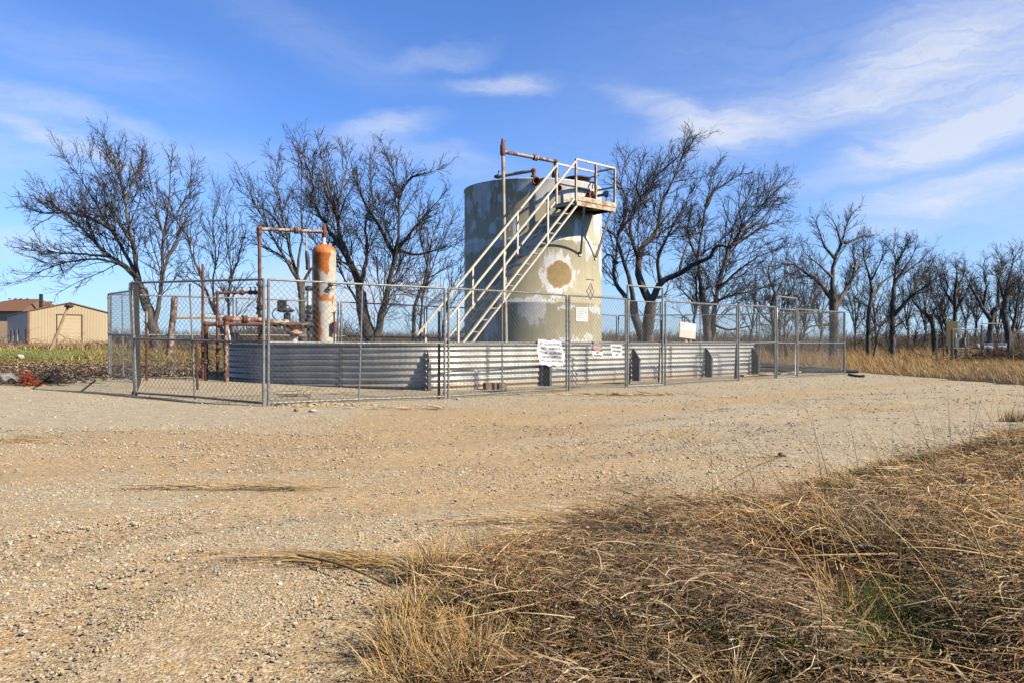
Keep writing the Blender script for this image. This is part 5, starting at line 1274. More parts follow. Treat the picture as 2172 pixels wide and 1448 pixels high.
T('slender pair of bare stems just left of the olive tank', 35, [
    (6, 4, [(876, 738), (878, 690), (880, 650), (890, 620)]),
    (5, .8, [(890, 622), (902, 590), (908, 545), (918, 500), (934, 460), (945, 430)]),
    (5, .8, [(893, 738), (892, 680), (898, 620), (920, 560), (945, 500), (975, 440)]),
    (3, .7, [(906, 560), (890, 500), (892, 440), (885, 400)]),
    (3, .7, [(910, 590), (945, 570), (975, 550), (990, 530)]),
    (4, .7, [(940, 738), (942, 680), (955, 620), (985, 560), (1000, 520)])], 15, dens=.95, lmax1=2.0, lean=(.2, 0, 0))
T('massive gnarled bare tree directly right of the olive tank', 30, [
    (17, 14, [(1372, 742), (1374, 715), (1376, 680), (1382, 640)]),
    (13, 10, [(1366, 742), (1360, 712), (1347, 672), (1343, 640)]),
    (10, 1.2, [(1345, 660), (1322, 625), (1303, 590), (1306, 545), (1308, 505), (1288, 490), (1262, 470), (1245, 430)]),
    (9, 1.0, [(1343, 640), (1332, 582), (1318, 545), (1310, 500), (1330, 475), (1362, 430), (1392, 375), (1438, 332), (1452, 315)]),
    (12, 1.2, [(1382, 645), (1362, 605), (1354, 545), (1372, 512), (1395, 487), (1402, 440), (1425, 390), (1445, 345), (1458, 292), (1485, 300)]),
    (9.5, 3, [(1384, 635), (1402, 600), (1438, 582), (1473, 560), (1505, 547), (1520, 522), (1545, 525)]),
    (8, 1.0, [(1400, 600), (1396, 552), (1412, 510), (1432, 470), (1460, 420), (1480, 370)]),
    (7, 1.6, [(1385, 632), (1408, 628), (1417, 608), (1414, 590)]),
    (6, .9, [(1310, 500), (1330, 440), (1318, 390), (1325, 340), (1312, 310)]),
    (7, .9, [(1355, 545), (1338, 500), (1345, 440), (1380, 400), (1400, 340)]),
    (5, .8, [(1310, 560), (1290, 540), (1270, 560), (1250, 545)]),
    (6, .8, [(1440, 582), (1450, 540), (1470, 500), (1500, 470)]),
    (5, .8, [(1372, 440), (1350, 400), (1360, 350), (1345, 330)])], 16, dens=1.08, lean=(.15, 0, 0))
T('tall bare tree with crown swept to the right, behind the blank sign', 33, [
    (13, 8, [(1505, 742), (1500, 700), (1494, 655), (1488, 608)]),
    (8, 1.0, [(1488, 612), (1480, 545), (1490, 480), (1500, 422), (1514, 365), (1530, 335)]),
    (10, 1.0, [(1512, 742), (1514, 690), (1517, 630), (1532, 572), (1550, 525), (1576, 480), (1622, 430), (1658, 398), (1676, 385)]),
    (6, .9, [(1555, 520), (1590, 500), (1625, 478), (1665, 470), (1688, 472)]),
    (7, .9, [(1496, 440), (1515, 405), (1537, 392), (1572, 370), (1602, 368)]),
    (6, .9, [(1500, 650), (1540, 630), (1590, 618), (1640, 600), (1672, 575)]),
    (6, .9, [(1478, 738), (1472, 690), (1478, 640), (1472, 580), (1450, 530)]),
    (5, .8, [(1476, 645), (1455, 625), (1438, 606), (1425, 598)]),
    (6, .9, [(1540, 550), (1560, 470), (1585, 420), (1600, 380)]),
    (6, .9, [(1520, 620), (1560, 580), (1610, 545), (1660, 525), (1682, 510)]),
    (5, .8, [(1484, 560), (1460, 500), (1465, 440), (1470, 390)]),
    (5, .8, [(1570, 490), (1610, 470), (1640, 440), (1668, 430)]),
    (5, .8, [(1515, 690), (1550, 700), (1600, 690), (1640, 690)])], 17, dens=1.12, lean=(.15, 0, 0))
T('low dense bushy tree with many twisted stems behind the second gate', 37, [
    (6, 4, [(1640, 745), (1642, 700), (1636, 660), (1645, 620)]),
    (5, .8, [(1645, 625), (1630, 580), (1640, 540), (1625, 520)]),
    (5, .8, [(1668, 745), (1664, 690), (1672, 640), (1690, 590), (1700, 545)]),
    (4, .8, [(1640, 690), (1610, 660), (1590, 620), (1575, 590)]),
    (4, .8, [(1690, 745), (1700, 700), (1722, 680), (1745, 690)]),
    (4, .8, [(1664, 690), (1690, 660), (1720, 640), (1745, 610)]),
    (4, .8, [(1643, 630), (1665, 580), (1668, 540), (1680, 515)])], 18, dens=1.3, lmin1=.8, lmax1=2.2)
T('bare tree with a jagged broken top, above the rightmost fence panel', 40, [
    (14, 10, [(1768, 755), (1769, 710), (1768, 655), (1767, 615)]),
    (9, 2.2, [(1767, 620), (1766, 580), (1773, 545), (1787, 512), (1795, 480), (1806, 456), (1815, 446)]),
    (10, 2.0, [(1770, 660), (1782, 635), (1796, 612), (1810, 582), (1814, 556), (1808, 528), (1818, 512)]),
    (9, 1.0, [(1766, 640), (1740, 602), (1702, 574), (1675, 560), (1640, 565), (1600, 572)]),
    (6, .9, [(1772, 550), (1750, 525), (1738, 492), (1726, 462)]),
    (5, .8, [(1785, 518), (1771, 476), (1752, 452)]),
    (5, .8, [(1792, 516), (1815, 508), (1832, 502), (1856, 501)]),
    (5, .8, [(1766, 590), (1735, 560), (1710, 540), (1700, 520)]),
    (5, .8, [(1812, 570), (1835, 545), (1845, 520)]),
    (5, .8, [(1768, 690), (1735, 690), (1705, 695), (1680, 680)])], 19, dens=1.1, lmin1=.7)
T('bare tree with one straight and one slanting trunk, right of the fence end', 43, [
    (6.7, 4.4, [(1841, 748), (1842, 700), (1844, 660), (1850, 620)]),
    (6, .9, [(1850, 622), (1843, 580), (1832, 550), (1833, 520), (1828, 495)]),
    (6, .9, [(1850, 630), (1874, 598), (1896, 580), (1905, 550)]),
    (4.4, .9, [(1853, 748), (1862, 710), (1872, 685), (1890, 665), (1910, 640)]),
    (4, .8, [(1846, 600), (1870, 550), (1872, 520)]),
    (4, .8, [(1843, 650), (1815, 640), (1790, 640)])], 20, dens=1.3, lmin1=.6, tip=.62, lean=(.1, 0, 0))
T('bare tree with a fan-shaped crown over a slim straight trunk, right of the fence end', 41, [
    (8.1, 5.2, [(1893, 758), (1893, 710), (1893, 660), (1896, 610)]),
    (6, .9, [(1896, 612), (1900, 560), (1896, 530), (1900, 505)]),
    (9, 1.0, [(1894, 670), (1912, 652), (1936, 626), (1965, 607), (1996, 582)]),
    (6, .9, [(1898, 600), (1915, 575), (1937, 540), (1944, 510)]),
    (5, .9, [(1905, 590), (1945, 560), (1972, 532)]),
    (4, .8, [(1900, 560), (1918, 530), (1922, 508)]),
    (5, .8, [(1930, 632), (1960, 580), (1985, 550)]),
    (3.0, .8, [(1888, 745), (1882, 720), (1880, 700)])], 21, dens=1.3, lmin1=.6, tip=.62, lean=(.25, 0, .1))
T('bare tree with a strongly bowed limb behind the tan cabinet', 50, [
    (6.7, 4.4, [(1983, 742), (1980, 710), (1976, 685), (1966, 668)]),
    (4.4, .9, [(2012, 745), (2006, 690), (1992, 650), (1972, 615), (1960, 590), (1975, 560)]),
    (5, .8, [(1966, 670), (1945, 650), (1930, 620), (1938, 590)]),
    (5, .8, [(1994, 655), (2010, 610), (2000, 570), (2008, 548)]),
    (3.0, .8, [(1935, 735), (1945, 690), (1960, 660)])], 22, dens=1.3, lmin1=.6, tip=.62)
T('bare rounded tree rising straight above the tan cabinet', 50, [
    (5.2, 3.7, [(2026, 745), (2025, 700), (2025, 650), (2027, 610)]),
    (5, .8, [(2027, 612), (2030, 580), (2025, 555)]), (5, .8, [(2026, 660), (2050, 620), (2062, 580)]),
    (5, .8, [(2026, 650), (2000, 610), (1990, 570)]), (4, .8, [(2027, 620), (2045, 580), (2048, 552)])], 23, dens=1.3, lmin1=.6, tip=.62)
T('bare tree with two crossing limbs behind the portal gate of the enclosure', 47, [
    (8.1, 5.9, [(2098, 748), (2101, 700), (2105, 668), (2112, 655)]),
    (8, 1.0, [(2110, 658), (2130, 642), (2150, 615), (2166, 590), (2185, 560)]),
    (8, .9, [(2103, 680), (2085, 655), (2062, 612), (2045, 580), (2030, 560)]),
    (5, .8, [(2085, 655), (2092, 610), (2085, 570), (2092, 545)]),
    (5, .8, [(2120, 650), (2118, 600), (2125, 560), (2110, 530)])], 24, dens=1.3, lmin1=.6, tip=.62)
T('thick-trunked bare tree cut by the right edge of the view', 46, [
    (10.4, 6.7, [(2143, 748), (2140, 715), (2133, 682), (2127, 655)]),
    (8, .9, [(2128, 660), (2135, 615), (2147, 565), (2155, 540), (2170, 520)]),
    (7.4, 1.0, [(2142, 715), (2155, 670), (2162, 620), (2178, 590), (2200, 560)]),
    (5.9, .9, [(2145, 715), (2175, 690), (2200, 680)]), (5, .8, [(2132, 640), (2120, 600), (2122, 556)])], 25, dens=1.3, lmin1=.6, tip=.62)
def auto_tree(px, py, Y, hpx, wpx, rpx, seed, label, n=6, **k):
    g = np.random.default_rng(seed + 500); L = []
    fx = px + g.normal(0, hpx * .04); fy = py - hpx * g.uniform(.28, .45)
    L.append((rpx, rpx * .6, [(px, py), ((px + fx) / 2 + g.normal(0, 2), (py + fy) / 2), (fx, fy)]))
    for q in range(n):
        s_ = (q - (n - 1) / 2) / (n / 2) + g.normal(0, .12); ex = fx + s_ * wpx / 2; ey = py - hpx * (1 - .28 * s_ * s_) + abs(g.normal(0, hpx * .07)); b0 = g.uniform(.55, 1.0)
        sx, sy = px + (fx - px) * b0, py + (fy - py) * b0
        L.append((rpx * .55, .8, [(sx, sy), (sx + (ex - sx) * .45 + g.normal(0, 4), sy + (ey - sy) * .40), (sx + (ex - sx) * .8 + g.normal(0, 4), sy + (ey - sy) * .75), (ex, ey)]))
    return tree(label, Y, L, seed, group='slender bare trees in the far row', lmin1=.7, **k)
SL = 'slender bare tree in the thin far row behind the larger right-hand trees'
for q, (px, Yd, hp_, wp_) in enumerate(((1700, 55, 205, 80), (1735, 58, 190, 70), (1815, 60, 190, 80), (1862, 58, 175, 70), (1925, 62, 200, 80), (1955, 64, 180, 80), (2005, 66, 170, 70), (2050, 62, 175, 75), (2072, 66, 165, 70), (2118, 64, 180, 80), (2165, 62, 190, 80), (1660, 52, 200, 80), (1585, 50, 190, 90))):
    auto_tree(px, 745, Yd, hp_, wp_, 4.5, 60 + q, SL, dens=.85, spread=1.5, lmax1=2.2)
# ================================================================ far brush line
def brush_band(name, label, x0, x1, Y0, Y1, h0, h1, n, seed, mt_):
    g = np.random.default_rng(seed); K = 5
    x = g.uniform(x0, x1, n); y = g.uniform(Y0, Y1, n); hh = (h0 + (h1 - h0) * vnoise(x, y, 9) ** 1.1) * g.uniform(.55, 1.05, n)
    P = np.zeros((n, K, 3)); P[:, 0] = np.stack([x, y, hz(x, y)], 1); d = np.stack([g.normal(0, .38, n), g.normal(0, .38, n), np.ones(n)], 1)
    for k in range(1, K):
        d /= np.linalg.norm(d, axis=1, keepdims=True); P[:, k] = P[:, k - 1] + d * (hh / (K - 1))[:, None]; d += g.normal(0, .3, (n, 3))
    rr = (hh * .016)[:, None] * np.linspace(1, .35, K)[None]
    v, f = tubes(P, rr, 3); m_ = MB(); m_.add(v, f, True)
    tag(m_.build(name, mt_, None), label, 'brush', kind='stuff')
brushm = mat_mix('winter_brush', (.095, .075, .062), (.14, .11, .085), .8, rough=1, bmp=0, spec=.05)
brush_band('far_woods', 'continuous band of leafless woods along the horizon', -170, 260, 205, 260, 3.0, 6.4, 26000, 31, brushm)
brush_band('roadside_thicket', 'leafless grey thicket behind the right trees', 8, 60, 60, 78, .8, 2.6, 7000, 32, brushm)
brush_band('field_thicket', 'leafless thicket in the field left of the tall fence', -36, -22, 88, 110, 2.0, 4.8, 1500, 33, brushm)
brush_band('centre_thicket', 'low leafless thicket in the field behind the vessel', -32, 30, 110, 140, .8, 2.6, 7000, 34, brushm)

# ================================================================ grasses
def blades(x, y, z, L, w_, az, el0, curl, col, seg=5, azc=0.0, g=rng):
    n = len(x); P = np.zeros((n, seg + 1, 3)); P[:, 0] = np.stack([x, y, z], 1); S = np.zeros((n, seg + 1, 3)); tw = g.uniform(-.9, .9, n)
    for k in range(seg + 1):
        e_ = el0 - curl * k / seg; a_ = az + azc * k / seg
        d = np.stack([np.cos(e_) * np.cos(a_), np.cos(e_) * np.sin(a_), np.sin(e_)], 1)
        pr = np.stack([-np.sin(a_), np.cos(a_), np.zeros(n)], 1); nu = np.cross(d, pr)
        S[:, k] = pr * np.cos(tw)[:, None] + nu * np.sin(tw)[:, None]
        if k < seg: P[:, k + 1] = P[:, k] + d * (L / seg)[:, None]
    gz_ = hz(P[..., 0], P[..., 1]) + .004; P[..., 2] = np.maximum(P[..., 2], gz_)
    wk = w_[:, None] * np.array([1.0 - .85 * (k / seg) ** 1.6 for k in range(seg + 1)])[None] / 2
    v = np.stack([P - S * wk[..., None], P + S * wk[..., None]], 2).reshape(-1, 3)
    b_ = np.arange(n)[:, None] * (seg + 1) * 2 + np.arange(seg)[None] * 2
    f = np.stack([b_, b_ + 1, b_ + 3, b_ + 2], -1).reshape(-1, 4)
    return v, f, np.repeat(col, (seg + 1) * 2, axis=0)
STRAW = np.array([[.60, .43, .20], [.52, .34, .14], [.40, .235, .09], [.29, .15, .06], [.64, .51, .31], [.33, .195, .10], [.46, .25, .075]])
def scol(n, wts, g=rng):
    i = g.choice(len(STRAW), n, p=np.array(wts) / np.sum(wts)); return STRAW[i] * g.uniform(.7, 1.12, (n, 1))
def add_blades(m_, *a, **k):
    v, f, c = blades(*a, **k); m_.add(v, f, False, c)
def verge_pts(n, y0=1.7, y1=13, xr=.80, bias=1.0):
    out = np.zeros((0, 2))
    while len(out) < n:
        y = y0 * (y1 / y0) ** rng.random(n); y = np.where(rng.random(n) < .35, np.sqrt(rng.uniform(y0 ** 2, y1 ** 2, n)), y)
        lo = verge_x(y); hi = xr * y + 1.0; x = lo + (hi - lo) * rng.random(n)
        ok = hi > lo; out = np.vstack([out, np.stack([x, y], 1)[ok]])
    return out[:n, 0], out[:n, 1]
m_ = MB()
DULL = np.array([[.57, .40, .20], [.46, .295, .135], [.35, .205, .09], [.26, .130, .055], [.64, .51, .31], [.30, .175, .09], [.42, .225, .075], [.20, .135, .085]])
def dcol(n, wts): i_ = rng.choice(8, n, p=np.array(wts) / np.sum(wts)); return DULL[i_] * rng.uniform(.68, 1.15, (n, 1))
def mat_h(x, y):
    return np.clip(vnoise(x, y, .60) * 2.0 - .62 + (vnoise(x, y, .20) - .5) * .8, 0, 1)
def weave(n, y0, y1, lmin, lmax, wmin, wmax, lift, wts, seg=3, left=.4, azs=.8, el=(.08, .22), cu=(-.2, .9), edge0=0.0):
    x, y = verge_pts(n, y0, y1); edge = x - verge_x(y); mn = mat_h(x, y)
    pale = vnoise(x + 40, y, .9)
    k_ = (edge > edge0) & (rng.random(n) < np.clip(.05 + 1.7 * mn, 0, 1) * sstep(-.05, .25, edge + .15 * rng.random(n)))
    x, y, edge, mn, pale = x[k_], y[k_], edge[k_], mn[k_], pale[k_]; n = len(x); fs = np.clip(y / 4.5, .8, 1.8)
    z = hz(x, y) + .004 + (lift * mn * sstep(0, .45, edge) + .015) * rng.random(n) ** .8
    az = np.where(rng.random(n) < left, rng.normal(R(183), .55, n), rng.uniform(0, 2 * np.pi, n))
    c_ = np.minimum(dcol(n, wts) * (.78 + .75 * pale[:, None]), .8); gq = sstep(.38, .66, vnoise(x + 9, y + 4, .45))[:, None]; c_ = c_ * (1 - .45 * gq) + .45 * gq * (c_.mean(1, keepdims=True) * np.array([[.95, .74, .53]]))
    add_blades(m_, x, y, z, lmin + (lmax - lmin) * rng.random(n) ** 1.7, (wmin + (wmax - wmin) * rng.random(n) ** 1.6) * fs, az, rng.normal(el[0], el[1], n), rng.uniform(cu[0], cu[1], n), c_, seg=seg, azc=rng.normal(0, azs, n))
WT = [.15, .18, .20, .16, .09, .13, .07, .06]
weave(125000, 1.7, 13, .04, .20, .0022, .0062, .24, WT, azs=1.1)
weave(60000, 1.7, 7, .03, .11, .0026, .0085, .13, [.10, .14, .2, .22, .05, .18, .05, .10], seg=2, left=.15, azs=1.1, el=(.05, .35), cu=(-.8, 1.5))
weave(4200, 1.9, 10, .14, .40, .0028, .0060, .24, [.25, .2, .14, .06, .25, .03, .07, .02], seg=5, left=.62, azs=.4, el=(.10, .16), cu=(0, .45), edge0=.25)
# brown fine litter hugging the ground, under and between the clumps
n = 34000; x, y = verge_pts(n); L = rng.uniform(.03, .12, n)
add_blades(m_, x, y, hz(x, y) + .006 + .02 * rng.random(n), L, rng.uniform(.003, .008, n) * np.clip(y / 4.5, .8, 1.8), rng.uniform(0, 6.28, n), rng.normal(.1, .25, n), rng.uniform(-.3, 1.2, n), dcol(n, [.04, .08, .18, .32, .03, .22, .05, .16]) * .8, seg=2, azc=rng.normal(0, 1.0, n))
# tussocks of finer, golder grass, mostly along the left edge of the verge
tus = []
for px, py in ((880, 1300), (850, 1385), (930, 1430), (960, 1290), (1010, 1400), (890, 1225), (930, 1210), (1020, 1195), (1080, 1180), (1100, 1240), (1190, 1230), (1260, 1230), (1050, 1290), (1150, 1300), (1240, 1300), (1320, 1240), (1110, 1420), (1180, 1380), (1290, 1380), (1010, 1460), (870, 1470), (1340, 1440), (1420, 1400), (1200, 1290), (1130, 1270), (960, 1350),
               (1980, 1130), (2060, 1200), (2120, 1020), (2155, 960), (2080, 970), (1800, 1040), (1900, 1010), (1700, 1080), (2150, 1090), (2040, 1060), (1960, 1050), (2160, 1200), (1870, 1180), (1760, 1140), (2110, 1150), (2030, 1010)):
    g = gpt(px, py); tus.append((g.x, g.y, rng.uniform(.05, .10), rng.uniform(.11, .21) * (1.35 if px > 1600 else 1), int(rng.uniform(170, 330))))
for _ in range(45):
    x, y = verge_pts(1, 1.8, 9); tus.append((x[0] + .12, y[0], rng.uniform(.04, .09), rng.uniform(.10, .20), int(rng.uniform(60, 180))))
for (cx_, cy_, sp, ln, nn_) in tus:
    a0 = rng.uniform(0, 6.28, nn_); rr = sp * np.sqrt(rng.random(nn_)); x = cx_ + rr * np.cos(a0); y = cy_ + rr * np.sin(a0)
    az = np.where(rng.random(nn_) < .6, a0, rng.uniform(0, 6.28, nn_)); gold = rng.random() < .6
    add_blades(m_, x, y, hz(x, y), ln * rng.uniform(.5, 1.25, nn_), rng.uniform(.0018, .0038, nn_) * max(1, cy_ / 4.5), az, rng.normal(.95, .3, nn_), rng.uniform(.3, 1.5, nn_), scol(nn_, [.35, .3, .12, .04, .1, .02, .14] if gold else [.2, .25, .2, .1, .15, .06, .04]) * .92, azc=rng.normal(0, .4, nn_))
# thin standing stalks with a small seed head, straight and mostly leaning left
n = 900; x, y = verge_pts(n, 2.2, 9.5); k_ = (x - verge_x(y) > .45 + .3 * (y < 4)); x, y = x[k_], y[k_]; n = len(x)
tall = rng.uniform(.18, .50, n) * np.where(x > 1.0, 1.6, .6); az = rng.normal(R(178), 1.0, n); el = rng.normal(1.0, .30, n); cu = rng.uniform(0, .35, n)
add_blades(m_, x, y, hz(x, y), tall, rng.uniform(.0022, .0036, n) * np.clip(y / 4, 1, 1.6), az, el, cu, scol(n, [.30, .28, .10, .04, .18, .02, .10]), seg=6, azc=rng.normal(0, .12, n))
# broad bleached reed stems fallen flat, nearly straight, some broken
n = 190; x, y = verge_pts(n, 2.2, 8.5); k_ = (x - verge_x(y) > .35); x, y = x[k_], y[k_]; n = len(x); mn = mat_h(x, y)
add_blades(m_, x, y, hz(x, y) + .04 + .14 * mn * rng.random(n), rng.uniform(.15, .50, n), rng.uniform(.004, .008, n) * np.clip(y / 4, 1, 1.4), rng.normal(R(183), .5, n), rng.normal(.08, .12, n), rng.uniform(-.1, .25, n), dcol(n, [.35, .15, .05, .02, .40, .01, .02, .0]), seg=5, azc=rng.normal(0, .15, n))
# curled dead leaves
n = 9000; x, y = verge_pts(n, 1.9, 9); k_ = (x - verge_x(y) > .25); x, y = x[k_], y[k_]; n = len(x); mn = mat_h(x, y)
add_blades(m_, x, y, hz(x, y) + .01 + .15 * mn * rng.random(n), rng.uniform(.04, .15, n), rng.uniform(.004, .010, n) * np.clip(y / 4.5, .9, 1.4), rng.uniform(0, 6.28, n), rng.normal(.4, .5, n), rng.uniform(.5, 3.0, n), dcol(n, [.12, .15, .2, .18, .14, .12, .05, .04]), seg=4, azc=rng.normal(0, 1.6, n))
# named long stalks crossing the gravel
for (a0, a1, dpx) in (((1560, 1062), (1408, 885), 0), ((1480, 1058), (1670, 960), 0), ((1900, 1010), (1660, 925), 0), ((2010, 1100), (1930, 950), 0), ((1700, 1150), (1530, 1040), 0), ((1830, 1200), (1690, 1010), 0), ((1750, 1180), (1840, 1000), 0), ((2100, 1330), (2040, 1080), 0), ((1965, 1300), (2010, 1120), 0), ((1730, 1420), (1725, 1230), 0)):
    g = gpt(*a0); tp = np.array(at(a1[0], a1[1], g.y - .1)); q = smooth_path([g, np.array(g) * .5 + tp * .5 + np.array([.02, 0, .03]), tp], 12)
    v, f = tubes(q[None], np.linspace(.0035, .0016, 12)[None], 4); m_.add(v, f, True, np.array([.50, .37, .20]))
tag(m_.build('dry_grass', M['blade'], None), 'matted dry straw grass filling the right foreground verge', 'dry grass', kind='stuff')
# wisps of straw lying on the gravel
m_ = MB()
for px, py, wx, wy, nn_, a0 in ((715, 1190, .20, .03, 260, 178), (800, 1200, .12, .05, 200, 175), (420, 1037, .22, .03, 70, 180), (600, 1038, .22, .03, 120, 190), (40, 935, .25, .03, 80, 185), (1400, 1095, .35, .03, 260, 180), (1130, 1110, .20, .03, 120, 180), (860, 868, .5, .1, 60, 180), (1330, 838, .8, .12, 220, 190), (1640, 970, .1, .03, 20, 180)):
    g = gpt(px, py); sc_ = max(1, g.y / 3.5); x = g.x + rng.normal(0, wx, nn_); y = g.y + rng.normal(0, wy, nn_)
    add_blades(m_, x, y, hz(x, y) + rng.uniform(.005, .03, nn_), rng.uniform(.08, .3, nn_), rng.uniform(.002, .004, nn_) * sc_, np.radians(rng.normal(a0, 14, nn_)), rng.normal(.1, .12, nn_), rng.uniform(0, .4, nn_), scol(nn_, [.25, .25, .2, .1, .15, .05, 0]))
g = gpt(628, 1189); q = gpt(840, 1258); v, f = tubes(smooth_path([(g.x, g.y, g.z + .03), (g.x * .5 + q.x * .5, g.y * .5 + q.y * .5, .05), (q.x, q.y, q.z + .02)], 8)[None], np.full((1, 8), .005), 5); m_.add(v, f, True, np.array([.28, .18, .08]))
tag(m_.build('straw_wisps', M['blade'], None), 'thin wisps of fallen straw lying on the gravel', 'straw', kind='stuff')
# fresh green blades low in the verge
m_ = MB(); X, Y = [], []
for px, py, sx, sy, nn_ in ((2060, 1290, .22, .12, 1300), (1980, 1310, .22, .10, 900), (1340, 1340, .12, .06, 500), (1250, 1260, .10, .06, 500), (1400, 1270, .12, .06, 500), (1700, 1370, .35, .06, 1800), (1450, 1380, .2, .05, 700), (2140, 1210, .15, .08, 900), (1620, 1420, .3, .05, 900)):
    g = gpt(px, py); X.append(g.x + rng.normal(0, sx, nn_)); Y.append(g.y + rng.normal(0, sy, nn_))
x = np.concatenate(X); y = np.concatenate(Y); n = len(x); gc = np.array([.105, .165, .028]) * rng.uniform(.6, 1.3, (n, 1)) + rng.uniform(0, .05, (n, 1)) * np.array([1, .8, .1])
add_blades(m_, x, y, hz(x, y), rng.uniform(.04, .11, n), rng.uniform(.002, .0035, n), rng.uniform(0, 6.28, n), rng.normal(1.1, .3, n), rng.uniform(.2, 1.4, n), gc, seg=3)
tag(m_.build('green_shoots', M['blade'], None), 'fresh green grass shoots low among the dry straw', 'grass', kind='stuff')
# tall weeds on the right beyond the pad
m_ = MB(); n = 70000
x = rng.uniform(10.9, 34, n); y = rng.uniform(14.5, 56, n)
e_ = 11.15 + .5 * (vnoise(y, y * 0, 1.7) - .5); k_ = (x > e_ + rng.exponential(.15, n)) & (x < .72 * y + 2); x, y = x[k_], y[k_]; n = len(x)
hh = (.22 + .62 * vnoise(x, y, 2.2)) * rng.uniform(.6, 1.15, n) * (1 - .58 * sstep(.49, .55, x / y) * sstep(46, 42, y)) * (.45 + 1.0 * vnoise(x, y, .8)) * np.interp(y, [14, 20, 30, 48], [.8, .95, 1.05, 1.2])
gold = vnoise(x + 3, y, 3.0)[:, None]
c_ = scol(n, [.25, .25, .15, .08, .12, .05, .25]); c_ = c_ * (1 - .35 * gold) + np.array([.50, .29, .10]) * .35 * gold
add_blades(m_, x, y, hz(x, y), hh, rng.uniform(.006, .013, n) * np.clip(y / 25, .8, 1.4), rng.normal(R(170), 1.1, n), rng.normal(1.15, .25, n), rng.uniform(.1, 1.5, n), c_, seg=4, azc=rng.normal(0, .5, n))
n = 26000; x = rng.uniform(2.5, 12.5, n); y = rng.uniform(27.0, 46, n); k_ = (fence_v(x, y) > 7.9 - .3 * (x - 3.6) * (x > 3.6)) & ((x < 7.2) | (x > 13) | (y > 28.2)); x, y = x[k_], y[k_]; n = len(x)
add_blades(m_, x, y, hz(x, y), (.25 + .5 * vnoise(x, y, 2)) * rng.uniform(.6, 1.2, n), rng.uniform(.012, .022, n), rng.uniform(0, 6.28, n), rng.normal(1.1, .25, n), rng.uniform(.1, 1.3, n), scol(n, [.2, .25, .2, .12, .08, .08, .12]), seg=3)
# lone tuft on the gravel at the right
g = gpt(2155, 893); nn_ = 220; x = g.x + rng.normal(0, .10, nn_); y = g.y + rng.normal(0, .06, nn_); add_blades(m_, x, y, hz(x, y), rng.uniform(.08, .22, nn_), rng.uniform(.004, .007, nn_), rng.uniform(0, 6.28, nn_), rng.normal(1.1, .3, nn_), rng.uniform(.2, 1, nn_), scol(nn_, [.2, .3, .2, .1, .05, .05, .1]), seg=4)
tag(m_.build('tall_dry_weeds', M['blade'], None), 'tall golden dry weeds beyond the right side of the gravel pad', 'weeds', kind='stuff')
# left: litter, green strip, brown weeds
m_ = MB(); n = 26000; x = rng.uniform(-26, -2, n); y = rng.uniform(15, 27, n); v_ = fence_v(x, y); k_ = (v_ > 7.2) & (v_ < 15.5) & (x > -.75 * y - 2) & (rng.random(n) < sstep(7.0, 8.5, v_ + (vnoise(x, y, .8) - .5) * 2)); x, y = x[k_], y[k_]; n = len(x)
c_ = 1.15 * np.array([[.30, .20, .11], [.38, .27, .15], [.20, .135, .08], [.44, .36, .25]])[rng.integers(0, 4, n)] * rng.uniform(.7, 1.1, (n, 1))
add_blades(m_, x, y, hz(x, y) + .01, rng.uniform(.04, .15, n), rng.uniform(.012, .035, n), rng.uniform(0, 6.28, n), rng.normal(.2, .3, n), rng.uniform(-.5, 1.5, n), c_, seg=2, azc=rng.normal(0, .8, n))
tag(m_.build('leaf_litter', M['blade'], None), 'brown fallen leaves and twigs along the left and rear edge of the pad', 'leaf litter', kind='stuff')
m_ = MB(); n = 95000; x = rng.uniform(-30, -5, n); y = rng.uniform(18, 40, n); v_ = fence_v(x, y) + (vnoise(x, y, 2) - .5) * 3; k_ = (v_ > 13.6) & (v_ < 25) & (x > -.75 * y - 2); x, y, v_ = x[k_], y[k_], v_[k_]; n = len(x)
br = sstep(17.5, 14, v_)[:, None]; gc = (np.array([.22, .33, .03]) * (1 - br) + np.array([.42, .27, .09]) * br) * rng.uniform(.65, 1.3, (n, 1)); pt = vnoise(x, y, 1.1)[:, None] ** 2; pt = np.clip(pt * 1.6, 0, 1.6); gc = gc * (1 - .35 * pt) + np.array([.28, .22, .09]) * .35 * pt
add_blades(m_, x, y, hz(x, y), rng.uniform(.03, .10, n), rng.uniform(.007, .015, n), rng.uniform(0, 6.28, n), rng.normal(1.0, .3, n), rng.uniform(.2, 1.3, n), gc, seg=3)
tag(m_.build('green_grass_strip', M['blade'], None), 'strip of fresh green grass on the low bank at left', 'grass', kind='stuff')
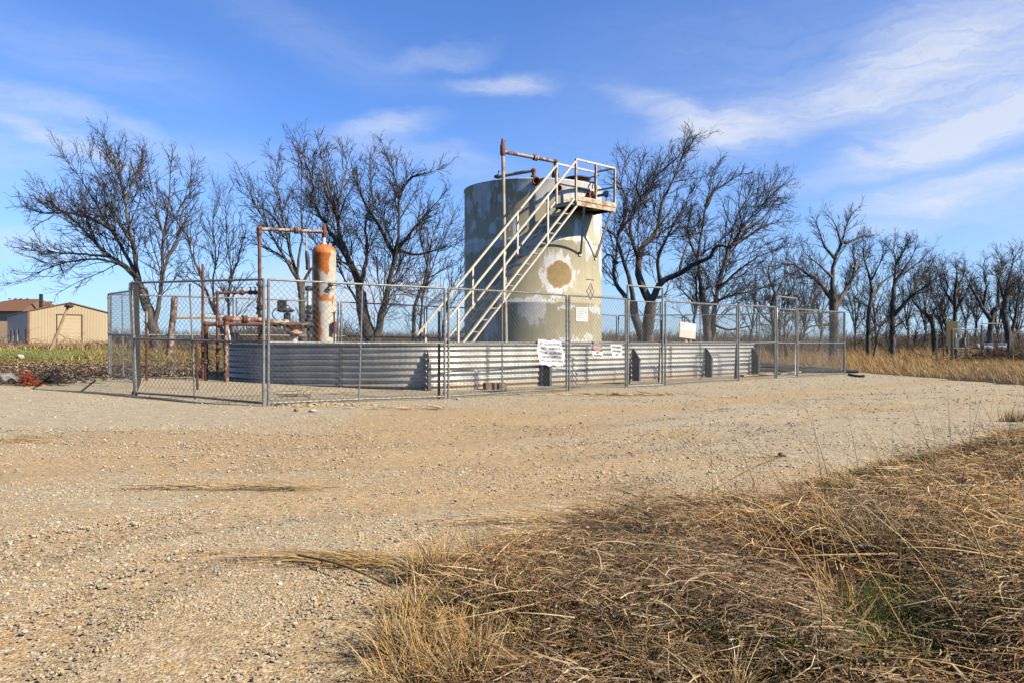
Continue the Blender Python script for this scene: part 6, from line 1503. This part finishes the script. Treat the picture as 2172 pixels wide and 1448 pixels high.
m_ = MB(); n = 34000; x = rng.uniform(-40, -1, n); y = rng.uniform(22, 52, n); v_ = fence_v(x, y) + (vnoise(x, y, 2) - .5) * 2; k_ = (v_ > 23.2) & (v_ < 40) & (x > -.75 * y - 2); x, y = x[k_], y[k_]; n = len(x)
c_ = scol(n, [.2, .25, .15, .05, .2, .08, .07])
add_blades(m_, x, y, hz(x, y), (.20 + .28 * vnoise(x, y, 2.5)) * rng.uniform(.6, 1.2, n), rng.uniform(.012, .024, n), rng.uniform(0, 6.28, n), rng.normal(1.1, .3, n), rng.uniform(.1, 1.6, n), c_, seg=3, azc=rng.normal(0, .6, n))
# arching brown brambles
n = 190; x = rng.uniform(-26, -9, n); y = rng.uniform(30.5, 34, n)
add_blades(m_, x, y, hz(x, y), rng.uniform(.7, 1.5, n), rng.uniform(.02, .035, n), rng.choice([0, math.pi], n) + rng.normal(0, .5, n), rng.normal(1.25, .2, n), rng.uniform(1.6, 3.0, n), np.array([.30, .18, .10]) * rng.uniform(.7, 1.2, (n, 1)), seg=8)
tag(m_.build('brown_weeds', M['blade'], None), 'tangled brown dead weeds and brambles before the barn', 'weeds', kind='stuff')
m_ = MB(); n = 30000; x = rng.uniform(-22, 14, n); y = rng.uniform(24, 46, n); k_ = (fence_v(x, y) > 9.5) & (x > -14) ; x, y = x[k_], y[k_]; n = len(x)
add_blades(m_, x, y, hz(x, y), (.12 + .25 * vnoise(x, y, 2)) * rng.uniform(.6, 1.2, n), rng.uniform(.014, .026, n), rng.uniform(0, 6.28, n), rng.normal(1.05, .3, n), rng.uniform(.1, 1.3, n), scol(n, [.15, .22, .22, .14, .06, .12, .1]) * .85, seg=3)
tag(m_.build('field_grass', M['blade'], None), 'short brown field grass behind the rear fence', 'field grass', kind='stuff')
# dark brush heap beneath the right hand tree
g = at(2128, 768, 39.5); P, rr = tangle(420, (g.x, g.y, float(hz(g.x, g.y)) + .1), (1.1, .5, .22), .012, .16, curl=.45)
m_ = MB(); v, f = tubes(P, rr, 3); m_.add(v, f, True); tag(m_.build('dark_brush_pile', M['charred'], None, (g.x, g.y, float(hz(g.x, g.y)))), 'dark pile of brush in front of the rightmost trees', 'brush pile')
